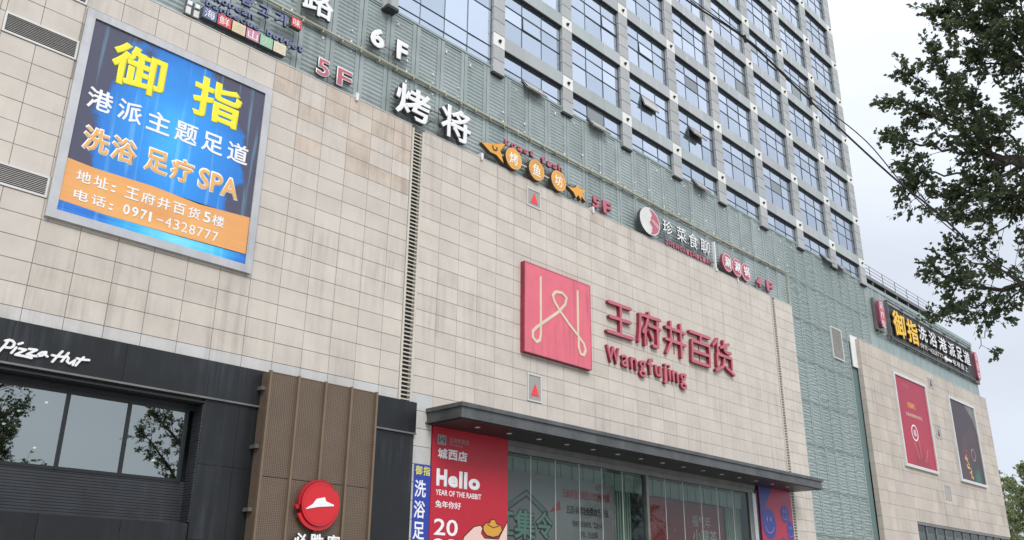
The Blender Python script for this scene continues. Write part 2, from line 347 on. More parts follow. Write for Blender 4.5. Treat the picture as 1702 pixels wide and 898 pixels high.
# ------------------------------------------------------------------ ground and street
g = MB(); g.quad((-3000, -3000, -.13), (3000, -3000, -.13), (3000, 3000, -.13), (-3000, 3000, -.13)); g.build('ground', 'paving', kind='structure')
g = MB().box(-120, 200, -24, 60, -.12, 0); g.build('pavement', 'paving', kind='structure')
g = MB().box(-120, 200, -24.25, -24.003, -.12, .02); g.build('kerb', 'kerb', kind='structure')
g = MB(); g.quad((-400, -38, -.125), (400, -38, -.125), (400, -24.3, -.125), (-400, -24.3, -.125)); g.build('road', 'asphalt', kind='structure')
g = MB()
for k in range(-20, 30): g.quad((k*8, -31.2, -.12), (k*8+4, -31.2, -.12), (k*8+4, -31.05, -.12), (k*8, -31.05, -.12))
g.build('road_marking', 'white', kind='structure')
# ------------------------------------------------------------------ the mall: body, green perforated band, recess
GY = .28
mall = thing('shopping_mall', 'long mall building behind the stone cladding, with green ribbed metal panels above and between it', 'building', (20, .3, 0))
b = MB(); b.box(-12, 71.1, GY+.06, 26, 9.0, 20.15); b.box(-12, 5.0, GY+.06, 26, 0, 9.0); b.box(-12, 16.9, 1.6, 26, 0, 9.0, 0); b.box(36.3, 49.4, GY+.06, 26, 0, 9.0)
b.box(16.9, 36.3, 3.4, 26, 0, 9.0); b.box(49.4, 71.1, 3.4, 26, 0, 9.0)
b.build('wall', 'green_wall', mall)
b = MB(); b.box(-12, 71.1, GY+.06, 26, 20.15, 20.2); b.build('roof', 'roof', mall)
b = MB(); b.box(-12, 52.2, GY-.02, GY+.16, 20.18, 20.27); b.box(52.2, 71.1, GY-.02, GY+.3, 20.10, 20.34); b.build('parapet_coping', 'green_flat', mall)
def green_mesh(w, h, name, m, ribs=True):
    """one cassette: flat margins, a ribbed field between them, shallow recess at the joints"""
    q = MB(); g_ = .012; e_ = .15; y = 0
    x0, x1, z0, z1 = g_-w/2, w/2-g_, g_-h/2, h/2-g_
    for (a, b_, c, d) in ((x0, x0+e_, z0, z1), (x1-e_, x1, z0, z1), (x0+e_, x1-e_, z0, z0+.05), (x0+e_, x1-e_, z1-.05, z1)): q.box(a, b_, 0, .05, c, d)
    if ribs:
        n = int((h-.1)/.145); st = (z1-z0-.1)/n
        for k in range(n):
            za = z0+.05+k*st; xa, xb = x0+e_, x1-e_
            pr = [(0.034, za), (.014, za+st*.35), (.014, za+st*.58), (.034, za+st*.93), (.034, za+st)]
            for (ya, p1), (yb, p2) in zip(pr, pr[1:]): q.quad((xa, ya, p1), (xb, ya, p1), (xb, yb, p2), (xa, yb, p2))
    else: q.quad((x0+e_, .005, z0+.05), (x1-e_, .005, z0+.05), (x1-e_, .005, z1-.05), (x0+e_, .005, z1-.05))
    return q.mesh(name, m)
PW = 1.12
gm1 = green_mesh(PW, 1.98, 'green_panel', 'green_panel'); gm2 = green_mesh(PW, 2.17, 'green_panel', 'green_panel')
gm3 = green_mesh(PW, 2.2, 'green_panel', 'green_moire'); gf1 = green_mesh(PW, 1.14, 'green_panel', 'green_flat', False)
x = 12.80-PW*22
while x < 71.0:
    xc = x+PW/2
    if xc < 41.5:
        put('green_panel', gm1, (xc, GY, 17.01), mall); put('green_panel', gm2, (xc, GY, 19.085), mall)
    elif xc < 52.3:
        put('green_panel', gm3, (xc, GY, 19.07), mall)
        for k in range(8):
            if xc < 49.0: put('green_panel', gm3, (xc, GY, 16.87-k*2.2), mall)
            elif k == 0: put('green_panel', gm3, (xc, GY, 16.87), mall)
    else:
        put('green_panel', gf1, (xc, GY, 16.59), mall); put('green_panel', gm1, (xc, GY, 18.15), mall)
        if x < 70.4: put('green_panel', gm1, (xc, GY+.004, 19.2), mall)
    x += PW
b = MB()                                        # little white fixings of a light string on the band
for k in range(70):
    xx = 5+k*.57+R.uniform(-.08, .08)
    for zz in (18.55, 18.15, 17.75) if k % 2 else (19.75, 18.1): 
        if R.random() < .6: b.box(xx, xx+.05, GY-.035, GY, zz+R.uniform(-.06, .06), zz+.05+R.uniform(.0, .03))
b.build('light_clip', 'white', mall, kind='stuff')
b = MB().tube([(-6, .17, 18.03), (10.5, .17, 18.02), (27.7, .17, 17.95), (34.5, .17, 17.88), (41.6, .17, 18.02), (41.62, .17, 16.1)], .045, 8)
for k in range(60):
    xx = -2+k*.72; b.box(xx, xx+.05, .14, GY, 17.9, 18.09)
b.build('conduit', 'pipe', mall)
# far ledge rails along the flat green band
b = MB().tube([(52.6, .14, 17.15), (71.0, .14, 17.15)], .03, 6); b.tube([(52.6, .12, 17.4), (71.0, .12, 17.4)], .03, 6)
for k in range(13): b.box(53+k*1.5, 53.06+k*1.5, .12, GY, 17.12, 17.43)
b.build('ledge_rail', 'steel_grey', mall)
# louvred grey panel and white panel set in the green recess
v = thing('wall_louvre', 'tall grey louvred panel in a white frame on the green recess wall', 'vent', (47.0, GY, 14.4))
b = MB()
for a in ((46.33, 46.40, 14.35, 16.18), (47.62, 47.69, 14.35, 16.18), (46.40, 47.62, 14.35, 14.42), (46.40, 47.62, 16.11, 16.18)): b.box(a[0], a[1], GY-.06, GY-.002, a[2], a[3])
b.build('frame', 'frame_white', v); b = MB()
for k in range(24): z = 14.45+k*.069; b.quad((46.4, GY-.045, z), (47.62, GY-.045, z), (47.62, GY-.01, z+.06), (46.4, GY-.01, z+.06))
b.build('louvre', 'vent_slat', v)
v = thing('white_panel', 'blank white rectangular panel on the green recess wall beside the far stone block', 'panel', (49.2, GY, 14.35))
b = MB(); b.box(48.80, 49.75, GY-.05, GY-.002, 14.35, 16.18); b.build('panel', 'white', v)
b = MB(); b.box(48.76, 48.80, GY-.06, GY-.002, 14.31, 16.22); b.box(48.80, 49.75, GY-.06, GY-.002, 16.18, 16.22); b.box(48.80, 49.75, GY-.06, GY-.002, 14.31, 14.35); b.build('frame', 'frame_white', v)
# ------------------------------------------------------------------ stone cladding
def stone_wall(name, label, x0, x1, xs, zs, holes, far=False, depth=GY, stain_fn=None, keep=290, side=False):
    t = thing(name, label, 'wall', (x0, 0, zs[0]))
    tw = []
    for a, b_ in zip(xs, xs[1:]):
        for c, d in zip(zs, zs[1:]):
            if any(a > h[0]-.3 and b_ < h[1]+.3 and c > h[2]-.2 and d < h[3]+.2 and h[4] for h in holes): 
                if any(a >= h[0]-.05 and b_ <= h[1]+.05 and c >= h[2]-.05 and d <= h[3]+.05 and h[4] for h in holes): continue
            # trim against cut-outs
            rect = [(a, b_, c, d)]
            for h in holes:
                nr = []
                for (p, q, r, s_) in rect:
                    if q <= h[0] or p >= h[1] or s_ <= h[2] or r >= h[3]: nr.append((p, q, r, s_)); continue
                    if p < h[0]-.03: nr.append((p, h[0], r, s_))
                    if q > h[1]+.03: nr.append((h[1], q, r, s_))
                    p2, q2 = max(p, h[0]), min(q, h[1])
                    if r < h[2]-.03: nr.append((p2, q2, r, h[2]))
                    if s_ > h[3]+.03: nr.append((p2, q2, h[3], s_))
                rect = nr
            tw += rect
    def dist(r): 
        c = Vector(((r[0]+r[1])/2, 0, (r[2]+r[3])/2)); vis = inview(c, 40)
        return (0 if vis else 1e4)+(c-CAM).length
    tw.sort(key=dist); cache = {}; rest = MB(); J = .006
    for i, (a, b_, c, d) in enumerate(tw):
        key = (round(b_-a, 3), round(d-c, 3)); w, h = key; prd = R.uniform(0, .004)
        mname = 'stone_far' if far else (stain_fn((a+b_)/2, (c+d)/2) if stain_fn else 'stone')
        if i < keep:
            if key+(mname,) not in cache:
                q = MB(); x_, z_ = w/2-J, h/2-J; e = .004; i0 = 0
                q.v = [(-x_, .022, -z_), (x_, .022, -z_), (x_, .022, z_), (-x_, .022, z_), (-x_, e, -z_), (x_, e, -z_), (x_, e, z_), (-x_, e, z_), (-x_+e, 0, -z_+e), (x_-e, 0, -z_+e), (x_-e, 0, z_-e), (-x_+e, 0, z_-e)]
                q.f = [(0, 1, 5, 4), (1, 2, 6, 5), (2, 3, 7, 6), (3, 0, 4, 7), (4, 5, 9, 8), (5, 6, 10, 9), (6, 7, 11, 10), (7, 4, 8, 11), (8, 9, 10, 11)]; q.m = [0]*9
                cache[key+(mname,)] = q.mesh('stone_tile', mname)
            o = put('stone_tile', cache[key+(mname,)], ((a+b_)/2, -prd, (c+d)/2), t)
            o.rotation_euler = (R.gauss(0, .0012), 0, R.gauss(0, .0012))
        else: rest.box(a+J, b_-J, -prd, .022, c+J, d-J)
    if rest.v: rest.build('stone_tiles', 'stone_far' if far else 'stone', t, kind='stuff')
    bk = MB()
    ztop = zs[-1]; zb = zs[0]                    # backing slab, cut round the openings marked as real holes
    cuts = [h for h in holes if h[4] == 2]
    if not cuts: bk.box(x0, x1, .018, depth-.002, zb, ztop-.01)
    else:
        h = cuts[0]
        if h[0] > x0: bk.box(x0, h[0], .018, depth-.002, zb, ztop-.01)
        if h[1] < x1: bk.box(h[1], x1, .018, depth-.002, zb, ztop-.01)
        bk.box(max(x0, h[0]), min(x1, h[1]), .018, depth-.002, h[3], ztop-.01)
    bk.build('backing', 'joint', t)
    cp = MB().box(x0, x1, -.012, depth, ztop, ztop+.03); cp.build('coping', 'stone_grey', t)
    if side:
        s_ = MB()
        for c, d in zip(zs, zs[1:]): s_.box(x0-.02, x0-.001, .0, depth-.004, c+J, d-J)
        s_.build('side_tile', 'stone_far' if far else 'stone', t)
    return t
ZT = [6.866+.5145*k for k in range(18)]+[16.07]
def left_stain(x, z):
    if z < 7.4: return 'stone_grey'
    if z < 9.5 and 5.7 < x < 10.8: return 'stone_streaked'
    if z > 15.1 and x > 10.8: return 'stone_stained' if R.random() < .75 else 'stone'
    if x > 11 and z > 13.4: return 'stone_stained' if R.random() < .30 else 'stone'
    return 'stone'
xs = [5.71+.8655*k for k in range(-20, 13)]; xs[-1] = 15.95
xs = [-12.0]+[q for q in xs if q > -11.5]
stone_wall('stone_wall', 'beige stone tile wall around the big blue and orange billboard, rust stained along its top', -12, 15.95, xs, ZT,
           [(5.85, 10.75, 9.6, 14.95, 1), (4.10, 5.73, 13.545, 14.075, 0), (-12, 15.95, 0, 7.05, 0), (3.9, 5.72, 15.095, 15.615, 0), (4.05, 5.72, 9.95, 10.47, 0)], stain_fn=left_stain)
xm = [16.47]+[17.29+.8595*k for k in range(0, 26)]+[39.19]; xr = [39.62, 40.50, 41.42]
ZM = [6.866-.5145*k for k in range(13, 0, -1)]+ZT
ZM[0] = 0.0
def mid_stain(x, z):
    if x < 17.3 and z < 7.3: return 'stone_grey'
    if z > 15.1 and R.random() < .12: return 'stone_stained'
    return 'stone' if R.random() > .12 else 'stone_streaked'
stone_wall('stone_wall', 'long beige stone tile wall behind the red emblem and red characters, from the left slatted strip to the right one', 16.47, 39.19, xm, ZM,
           [(17.3, 39.19, 0, 6.5, 2), (21.38, 22.11, 15.08, 15.80, 0), (21.43, 22.12, 7.93, 8.87, 0), (21.3, 24.5, 9.75, 12.5, 1)], stain_fn=mid_stain)
stone_wall('stone_wall', 'narrow column of beige stone tiles right of the far slatted strip, at the green recess', 39.62, 41.42, xr, ZM, [], stain_fn=mid_stain)
xf = [49.45+1.2135*k for k in range(19)]; zf = [6.17+.70*k for k in range(14)]+[16.03]
stone_wall('stone_wall', 'far beige stone block at the right end of the mall holding two tall posters', 49.45, 71.3, xf, zf,
           [(53.7, 58.7, 9.35, 14.8, 1), (62.85, 67.7, 9.35, 14.8, 1), (59.68, 60.55, 14.95, 15.6, 0), (59.68, 60.55, 11.65, 12.55, 0), (59.65, 60.6, 7.84, 8.73, 0)], far=True, side=True)
xf2 = [49.45+1.2135*k for k in range(5)]
stone_wall('stone_wall', 'base of the far stone block left of its green shop window', 49.45, 54.30, xf2, [.0]+[.57+.70*k for k in range(9)], [], far=True, side=True)
# end wall of the far block, towards the trees
b = MB().box(71.1, 71.3, GY+.004, 26, 0, 16.03); o = b.build('end_wall', 'stone_far'); tag(o, 'plain stone end wall of the mall beside the small pale trees', 'wall')
# ------------------------------------------------------------------ slatted strips
def strip(label, x0, x1, z0, z1, y=-.01):
    t = thing('slatted_vent', label, 'vent', ((x0+x1)/2, y, z0), 'vertical slatted vent strips in the stone wall')
    MB().box(x0, x1, .12, GY-.004, z0, z1).build('slot_back', 'slot_dark', t)
    w = .075; MB().box(x0, x0+w, y-.012, .12, z0, z1).build('side_rail', 'cream', t); MB().box(x1-w, x1, y-.012, .12, z0, z1).build('side_rail', 'cream', t)
    q = MB().box(-(x1-x0)/2+w, (x1-x0)/2-w, -.016, .002, -.018, .018); me = q.mesh('slat', 'cream'); n = int((z1-z0)/.1265)
    for k in range(n): put('slat', me, ((x0+x1)/2, .008, z0+.06+k*.1265), t)
strip('long cream slatted vertical vent left of centre, under the white brush characters', 15.96, 16.46, 7.07, 16.0)
strip('far slatted vertical vent at the right end of the beige wall, behind the canopy tip', 39.20, 39.61, 2.0, 16.0)
def vent(name, label, x0, x1, z0, z1, tri=False, tm='triangle_red', vert=False, fr='frame_white', group=None, n=None):
    t = thing(name, label, 'vent', ((x0+x1)/2, 0, z0), group)
    MB().box(x0, x1, .017, .02+.2, z0, z1).build('recess', 'vent_dark', t)
    f = MB(); w = .045
    for a in ((x0, x1, z0, z0+w), (x0, x1, z1-w, z1), (x0, x0+w, z0+w, z1-w), (x1-w, x1, z0+w, z1-w)): f.box(a[0], a[1], -.03, .017, a[2], a[3])
    f.build('frame', fr, t)
    if vert:
        k = 0; s_ = MB(); xx = x0+w
        while xx < x1-w: s_.box(xx, xx+.018, -.012, .015, z0+w, z1-w); xx += .036
        s_.build('slats', 'vent_slat', t, kind='stuff')
    else:
        n = n or int((z1-z0-2*w)/.04); st = (z1-z0-2*w)/n; s_ = MB()
        for k in range(n): z = z0+w+k*st; s_.quad((x0+w, -.016, z), (x1-w, -.016, z), (x1-w, .012, z+st*.72), (x0+w, .012, z+st*.72))
        s_.build('slats', 'vent_slat', t, kind='stuff')
    if tri:
        cx = (x0+x1)/2+.03; zc = z0+(z1-z0)*.22; h = (z1-z0)*.5*.72; MB().prism([(cx-.21, zc), (cx+.19, zc), (cx, zc+.42)], -.024, -.018).build('red_triangle', tm, t)
vent('wall_vent', 'wide grey louvred vent left of the top of the big billboard', 4.10, 5.725, 13.55, 14.07)
vent('wall_vent', 'wide grey louvred vent at the left edge near the foot of the big billboard', 4.05, 5.715, 9.955, 10.465)
vent('wall_vent', 'louvred vent cut by the top of the picture at the upper left billboard corner', 3.9, 5.715, 15.10, 15.61)
vent('fire_access_panel', 'grey louvred panel with a red triangle right under the yellow fish sign', 21.38, 22.11, 15.08, 15.80, True, 'triangle_red', True)
vent('fire_access_panel', 'grey louvred panel with a red triangle under the big red emblem', 21.43, 22.12, 7.93, 8.87, True, 'triangle_red', True)
vent('wall_vent', 'small dark louvred panel between the tops of the two far posters', 59.68, 60.55, 14.95, 15.60, True, 'maroon', True, 'frame_grey')
vent('wall_vent', 'small dark louvred panel halfway down between the two far posters', 59.68, 60.55, 11.65, 12.55, True, 'maroon', True, 'frame_grey')
vent('wall_vent', 'small brown louvred panel below the gap between the two far posters', 59.65, 60.60, 7.84, 8.73, False, 'maroon', True, 'frame_grey')
for lb, xx in (('small white drain spout on the wall top right of the white brush characters', 19.0), ('small white drain spout on the wall top just left of the purple-red 5F', 25.1), ('small white drain spout on the wall top under the red hotpot discs', 36.0), ('small white drain spout on the wall top right of the red and silver 5F', 13.65)):
    t = thing('drain_spout', lb, 'pipe', (xx, -.05, 16.05)); MB().box(xx, xx+.11, -.07, .2, 16.06, 16.24).build('spout', 'white_dirty', t); MB().box(xx+.02, xx+.09, -.075, -.015, 15.98, 16.06).build('nozzle', 'white', t)
# ------------------------------------------------------------------ office tower
tower = thing('office_tower', 'tall office tower with a grid of grey panels and reflecting blue windows above the mall', 'building', (33, .5, 20.2))
PF, GL = .13, .30                                 # pilaster face, glass
PX = [20.0, 23.97, 27.93, 31.77, 35.66, 39.73, 43.73, 47.77, 51.80]; PWD = [.60, .62, .66, .68, .70, .72, .74, .74, .80]
FZ = 2.85; NF = 8; Z0 = 21.14; TOP = Z0+FZ*NF+.9
sh = MB(); sh.box(14.5, 52.15, GL+.06, 17, 20.2, TOP); sh.build('core', 'reveal', tower)
MB().box(14.4, 52.25, PF, 17.1, TOP, TOP+.12).build('roof_edge', 'tower_panel', tower)
sq = {}
def panel_mesh(w, h, m, d=.05, name='cladding_panel'):
    k = (round(w, 3), round(h, 3), m)
    if k not in sq:
        q = MB(); a, b_ = w/2-.008, h/2-.008; e = .008
        q.v = [(-a, d, -b_), (a, d, -b_), (a, d, b_), (-a, d, b_), (-a, e, -b_), (a, e, -b_), (a, e, b_), (-a, e, b_), (-a+e, 0, -b_+e), (a-e, 0, -b_+e), (a-e, 0, b_-e), (-a+e, 0, b_-e)]
        q.f = [(0, 1, 5, 4), (1, 2, 6, 5), (2, 3, 7, 6), (3, 0, 4, 7), (4, 5, 9, 8), (5, 6, 10, 9), (6, 7, 11, 10), (7, 4, 8, 11), (8, 9, 10, 11)]; q.m = [0]*9
        sq[k] = q.mesh(name, m)
    return sq[k]
bolt = MB().disc(0, 0, .07, .07, -.05, 0, 0, n=10); bolt.disc(0, 0, .035, .035, -.10, -.05, n=8); boltm = bolt.mesh('bolt', 'bolt')
class Dummy: pass
for i, (xc, w) in enumerate(zip(PX, PWD)):
    c = MB(); c.box(xc-w/2+.03, xc+w/2-.01, PF+.045, GL+.02, 20.0, TOP); 
    pl = c.build('pilaster', 'tower_panel', tower)
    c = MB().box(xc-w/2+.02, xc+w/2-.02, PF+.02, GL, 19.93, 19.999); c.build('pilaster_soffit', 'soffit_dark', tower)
    z = 19.99; k = 0; far_ = MB()
    while z < TOP-.1:
        fl = (z+.3-Z0)/FZ; white = abs(((z+.285-(Z0+.29)) % FZ)) < .15 or abs(((z+.285-(Z0+.29)) % FZ)-FZ) < .15
        if not inview((xc, PF, z+.285), 80): far_.box(xc-w/2+.008, xc+w/2-.008, PF, PF+.05, z+.008, z+.562, 1 if white else 0); z += .57; continue
        o = put('cladding_panel', panel_mesh(w, .57, 'white_panel' if white else 'tower_panel'), (xc, PF, z+.285), pl)
        if white: put('bolt', boltm, (xc+.01, PF, z+.27), pl)
        # returns at the side of the pilaster
        z += .57
    far_.build('cladding_panels', ['tower_panel', 'white_panel'], pl, kind='stuff')
    c = MB()
    z = 19.99
    while z < TOP-.1: c.box(xc-w/2+.006, xc-w/2+.029, PF+.052, GL-.002, z+.012, z+.558); z += .57
    c.build('return_panel', 'tower_panel', pl)
# the nearest, thicker pilaster and the double-height bay beside it
c = MB(); c.box(14.76, 15.06, -.04, GL+.02, 20.07, TOP); c.box(14.60, 15.02, .16, GL+.01, 20.02, TOP, 0)
pl = c.build('pilaster', 'tower_panel', tower, 'thick corner pilaster with a dark soffit at the top edge of the picture')
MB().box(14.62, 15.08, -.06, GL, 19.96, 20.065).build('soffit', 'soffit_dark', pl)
nwin = []
def window(x0, x1, z0, z1, cols, rows, key):
    """a window: frame with mullions, one pane per opening"""
    f = MB(); t_ = .012
    for xx in cols: f.box(xx-t_, xx+t_, GL-.02, GL+.03, z0, z1)
    for zz in rows: f.box(x0, x1, GL-.028, GL+.025, zz-t_*.8, zz+t_*.8)
    for a in ((x0, x0+.03, z0, z1), (x1-.03, x1, z0, z1), (x0, x1, z1-.03, z1)): f.box(a[0], a[1], GL-.02, GL+.03, a[2], a[3])
    w = f.build('window', 'mullion', tower); cs = [x0]+cols+[x1]; rs = [z0]+rows+[z1]
    nwin.append((w, cs, rs, key)); return w
bays = list(zip(PX, PX[1:])); 
ow = {(0, 0): (1, 0, .62), (1, 0): (1, 0, .62), (2, 1): (1, 1, .34), (3, 1): (1, 1, .55), (3, 0): (1, 0, .62), (6, 0): (2, 0, .68), (7, 0): (0, 0, .68), (0, 1): (1, 1, .03), (2, 2): (1, 1, .05), (5, 4): (2, 1, .04), (1, 2): (2, 1, .03), (3, 3): (0, 1, .04)}
for bi, (pa, pb) in enumerate(bays):
    w0, w1 = PWD[bi], PWD[bi+1]; x0, x1 = pa+w0/2, pb-w1/2; cxx = (x0+x1)/2-.02; cols = [cxx-.57, cxx+.57]
    for k in range(-1, NF):
        za = Z0+FZ*k+.60 if k >= 0 else 20.2; zb = Z0+FZ*(k+1)
        rows = [Z0+FZ*k+1.57, Z0+FZ*k+2.21]
        if k == -1: rows = [20.49]
        window(x0, x1, za, zb, cols, rows, (bi, k+1))
        # spandrel in three panels with a dark soffit
        sp_ = MB().box(x0-.005, x1+.005, PF+.05, GL+.03, zb+.012, zb+.60).build('spandrel', 'reveal', tower)
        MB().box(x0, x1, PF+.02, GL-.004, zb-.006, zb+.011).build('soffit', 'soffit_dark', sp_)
        pw = (x1-x0)/3
        for q in range(3): put('spandrel_panel', panel_mesh(pw, .60, 'tower_spandrel', .06, 'spandrel_panel'), (x0+pw*(q+.5), PF+.004, zb+.31), sp_)
x0, x1 = 15.06, 19.70
window(x0, x1, 20.2, 23.99, [16.26, 17.38, 18.50], [20.52, 21.11, 22.71], (-1, 0))
for k in range(1, NF): window(x0, x1, Z0+FZ*k+.6, Z0+FZ*(k+1), [16.26, 17.38, 18.50], [Z0+FZ*k+1.57, Z0+FZ*k+2.21], (-1, k))
for k in range(1, NF+1):
    zb = Z0+FZ*k; sp_ = MB().box(x0, x1, PF+.05, GL+.03, zb+.012, zb+.60).build('spandrel', 'reveal', tower); pw = (x1-x0)/4
    for q in range(4): put('spandrel_panel', panel_mesh(pw, .60, 'tower_spandrel', .06, 'spandrel_panel'), (x0+pw*(q+.5), PF+.004, zb+.31), sp_)
cand = []
for w, cs, rs, key in nwin:
    for i, (a, b_) in enumerate(zip(cs, cs[1:])):
        for j, (c, d) in enumerate(zip(rs, rs[1:])):
            p = Vector(((a+b_)/2, GL, (c+d)/2)); jj = j if key[1] > 0 or len(rs) > 3 else j
            cand.append(((0 if inview(p, 10) and p.z > 20.2 else 1e4)+(p-CAM).length-(1e3 if key in ow and ow[key][:2] == (i, j) else 0), w, a, b_, c, d, key, i, j))
cand.sort(key=lambda q: q[0]); pc = {}; joined = {}
for n_, (ds, w, a, b_, c, d, key, i, j) in enumerate(cand):
    if n_ < 298 and ds < 1e4:
        kk = (round(b_-a, 3), round(d-c, 3)); W_, H_ = kk
        gp = R.random() < .05; kk = kk+(gp,)
        if kk not in pc: pc[kk] = MB().box(-W_/2+.012, W_/2-.012, 0, .012, -H_/2+.01, H_/2-.01).mesh('pane', 'pane_grey' if gp else 'tower_glass')
        o = put('pane', pc[kk], ((a+b_)/2, GL, (c+d)/2), w); o.rotation_euler = (R.gauss(0, .006), 0, R.gauss(0, .006))
        if key in ow and ow[key][:2] == (i, j):     # awning pane pushed out at the bottom, hinged at its top
            an = ow[key][2]; hh = max(H_, .6)
            o.data = pc[kk].copy(); fr_ = MB(); fw = .035; W2, H2 = W_/2-.02, hh/2-.01
            fr_.box(-W2, W2, -.02, .02, -H2, H2, 0); me = fr_.mesh('pane', ['tower_glass', 'mullion'])
            fr_ = MB(); fr_.box(-W2, W2, -.015, .012, -H2+fw, H2-fw, 0)
            for aa in ((-W2, W2, -H2, -H2+fw), (-W2, W2, H2-fw, H2), (-W2, -W2+fw, -H2+fw, H2-fw), (W2-fw, W2, -H2+fw, H2-fw)): fr_.box(aa[0], aa[1], -.03, .03, aa[2], aa[3], 1)
            me = fr_.mesh('pane', ['pane_pale' if an > .1 else 'tower_glass', 'frame_grey' if an > .1 else 'mullion']); o.data = me; o['label'] = 'awning pane pushed open at the bottom' if an > .1 else 'awning pane open a crack'
            o.rotation_euler = (-an, 0, 0)
            zt = d-.01; o.location = o.location+Vector((0, -math.sin(an)*hh/2, (zt-math.cos(an)*hh/2)-(c+d)/2))
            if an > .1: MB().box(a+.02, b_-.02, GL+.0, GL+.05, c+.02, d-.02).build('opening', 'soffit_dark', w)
    else: joined.setdefault(w.name, (w, MB()))[1].box(a+.012, b_-.012, GL, GL+.012, c+.01, d-.01)
for w, mb in joined.values(): mb.build('panes', 'tower_glass', w, kind='stuff')
# ------------------------------------------------------------------ big billboard
bb = thing('billboard', 'big blue and orange advertising billboard in a wide grey metal frame', 'billboard', (8.3, 0, 9.5))
def frame4(x0, x1, z0, z1, w, y0, y1, m, parent, name='frame', miter=True):
    for pts in ([(x0, z0), (x0+w, z0+w), (x0+w, z1-w), (x0, z1)], [(x1, z0), (x1-w, z0+w), (x1-w, z1-w), (x1, z1)], [(x0, z0), (x1, z0), (x1-w, z0+w), (x0+w, z0+w)], [(x0, z1), (x1, z1), (x1-w, z1-w), (x0+w, z1-w)]):
        MB().prism(pts, y0, y1).build(name, m, parent)
frame4(5.74, 10.84, 9.52, 15.02, .21, -.115, -.004, 'frame_grey', bb)
MB().box(5.95, 10.63, -.05, -.004, 9.73, 14.81).build('backing', 'soffit_dark', bb)
MB().prism([(5.955, 11.0), (10.625, 11.0), (10.625, 14.80), (5.955, 14.80)], -.07, -.051).build('printed_sheet', 'ad_blue', bb, 'blue light-beam print')
MB().prism([(5.955, 9.99), (7.0, 9.95), (8.6, 9.97), (10.625, 10.02), (10.625, 11.05), (9.2, 10.96), (8.0, 11.03), (6.6, 11.0), (5.955, 11.04)], -.078, -.0705).build('printed_band', 'ad_orange', bb, 'orange band with address and telephone')
MB().prism([(5.955, 9.74), (10.625, 9.74), (10.625, 10.0), (8.9, 9.96), (7.2, 9.955), (5.955, 10.0)], -.076, -.0512).build('printed_wave', 'ad_wave', bb, 'light blue water print')
PY = -.0785
def line(row, boxes, y, m, parent, d=.003, **k):
    for ch, bx in zip(row, boxes): text(ch, bx, y, d, m, parent, **k)
line('御指', [(6.50, 13.35, 7.86, 14.55), (8.62, 13.35, 10.0, 14.55)], -.078, 'yellow_print', bb, bold=.03)
x = 6.12
for ch in '港派主题足道': text(ch, (x, 12.46, x+.60, 13.02), -.078, .003, 'white_print', bb, bold=.018); x += .728
for ch, xa, xb in (('洗', 6.22, 6.80), ('浴', 6.88, 7.46), ('足', 7.70, 8.26), ('疗', 8.36, 8.93)):
    text(ch, (xa-.03, 11.37, xb+.03, 12.03), -.0735, .002, 'white_print', bb, bold=.05); text(ch, (xa, 11.40, xb, 12.0), -.078, .003, 'tan_print', bb, bold=.025)
text('SPA', (9.07, 11.38, 10.23, 11.99), -.0735, .002, 'white_print', bb, bold=.045); text('SPA', (9.10, 11.42, 10.20, 11.95), -.078, .003, 'tan_print', bb, bold=.02)
def row(body, x0, pitch, size, z0, z1, y, m, parent, **k):
    x = x0
    for ch in body:
        if ch == ' ': x += pitch; continue
        nar = ch in '：:-1'; 
        if ch == '1': k = dict(k, bold=0)
        text(ch, (x, z0+(z1-z0)*(.42 if ch == '-' else 0), x+size*(.35 if ch in '：:' else .42 if ch == '1' else 1), z0+(z1-z0)*(.55 if ch == '-' else (.6 if ch in '：:' else 1))), y, .003, m, parent, **k); x += pitch
row('地址:', 6.22, .40, .33, 10.55, 10.84, -.086, 'white_print', bb, bold=.012)
row('王府井百货', 7.36, .395, .33, 10.52, 10.82, -.086, 'white_print', bb, bold=.012); row('5', 9.36, .3, .19, 10.53, 10.82, -.086, 'white_print', bb, bold=.02); row('楼', 9.60, .3, .33, 10.52, 10.82, -.086, 'white_print', bb, bold=.012)
row('电话:', 6.24, .40, .33, 10.10, 10.36, -.086, 'white_print', bb, bold=.012)
row('0971-4328777', 7.38, .207, .155, 10.10, 10.36, -.086, 'white_print', bb, bold=.02)
# ------------------------------------------------------------------ roof-band signs
def sign(name, label, cat, loc): return thing(name, label, cat, loc)
def rail(t, x0, x1, z, y0=-.02, d=.03):                     # mounting rail and stand-offs back to the band
    q = MB(); q.box(x0, x1, y0, y0+.03, z, z+d)
    n = max(2, int((x1-x0)/.6)); 
    for k in range(n): xx = x0+(x1-x0)*(k+.5)/n; q.box(xx, xx+.03, y0+.03, GY, z, z+d)
    q.build('mounting_rail', 'steel_grey', t)
LW = ['letter_white', 'letter_side']
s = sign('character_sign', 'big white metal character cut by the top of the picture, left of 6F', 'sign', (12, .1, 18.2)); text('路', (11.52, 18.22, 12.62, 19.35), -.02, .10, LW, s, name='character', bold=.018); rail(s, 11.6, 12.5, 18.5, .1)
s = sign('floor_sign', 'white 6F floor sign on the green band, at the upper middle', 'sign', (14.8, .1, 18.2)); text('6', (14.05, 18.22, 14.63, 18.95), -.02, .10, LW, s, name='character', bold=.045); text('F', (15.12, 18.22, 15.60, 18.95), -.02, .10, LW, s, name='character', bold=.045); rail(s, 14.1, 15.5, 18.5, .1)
s = sign('floor_sign', 'red 5F floor sign with silver edges, left of the white brush characters', 'sign', (12.9, 0, 16.2))
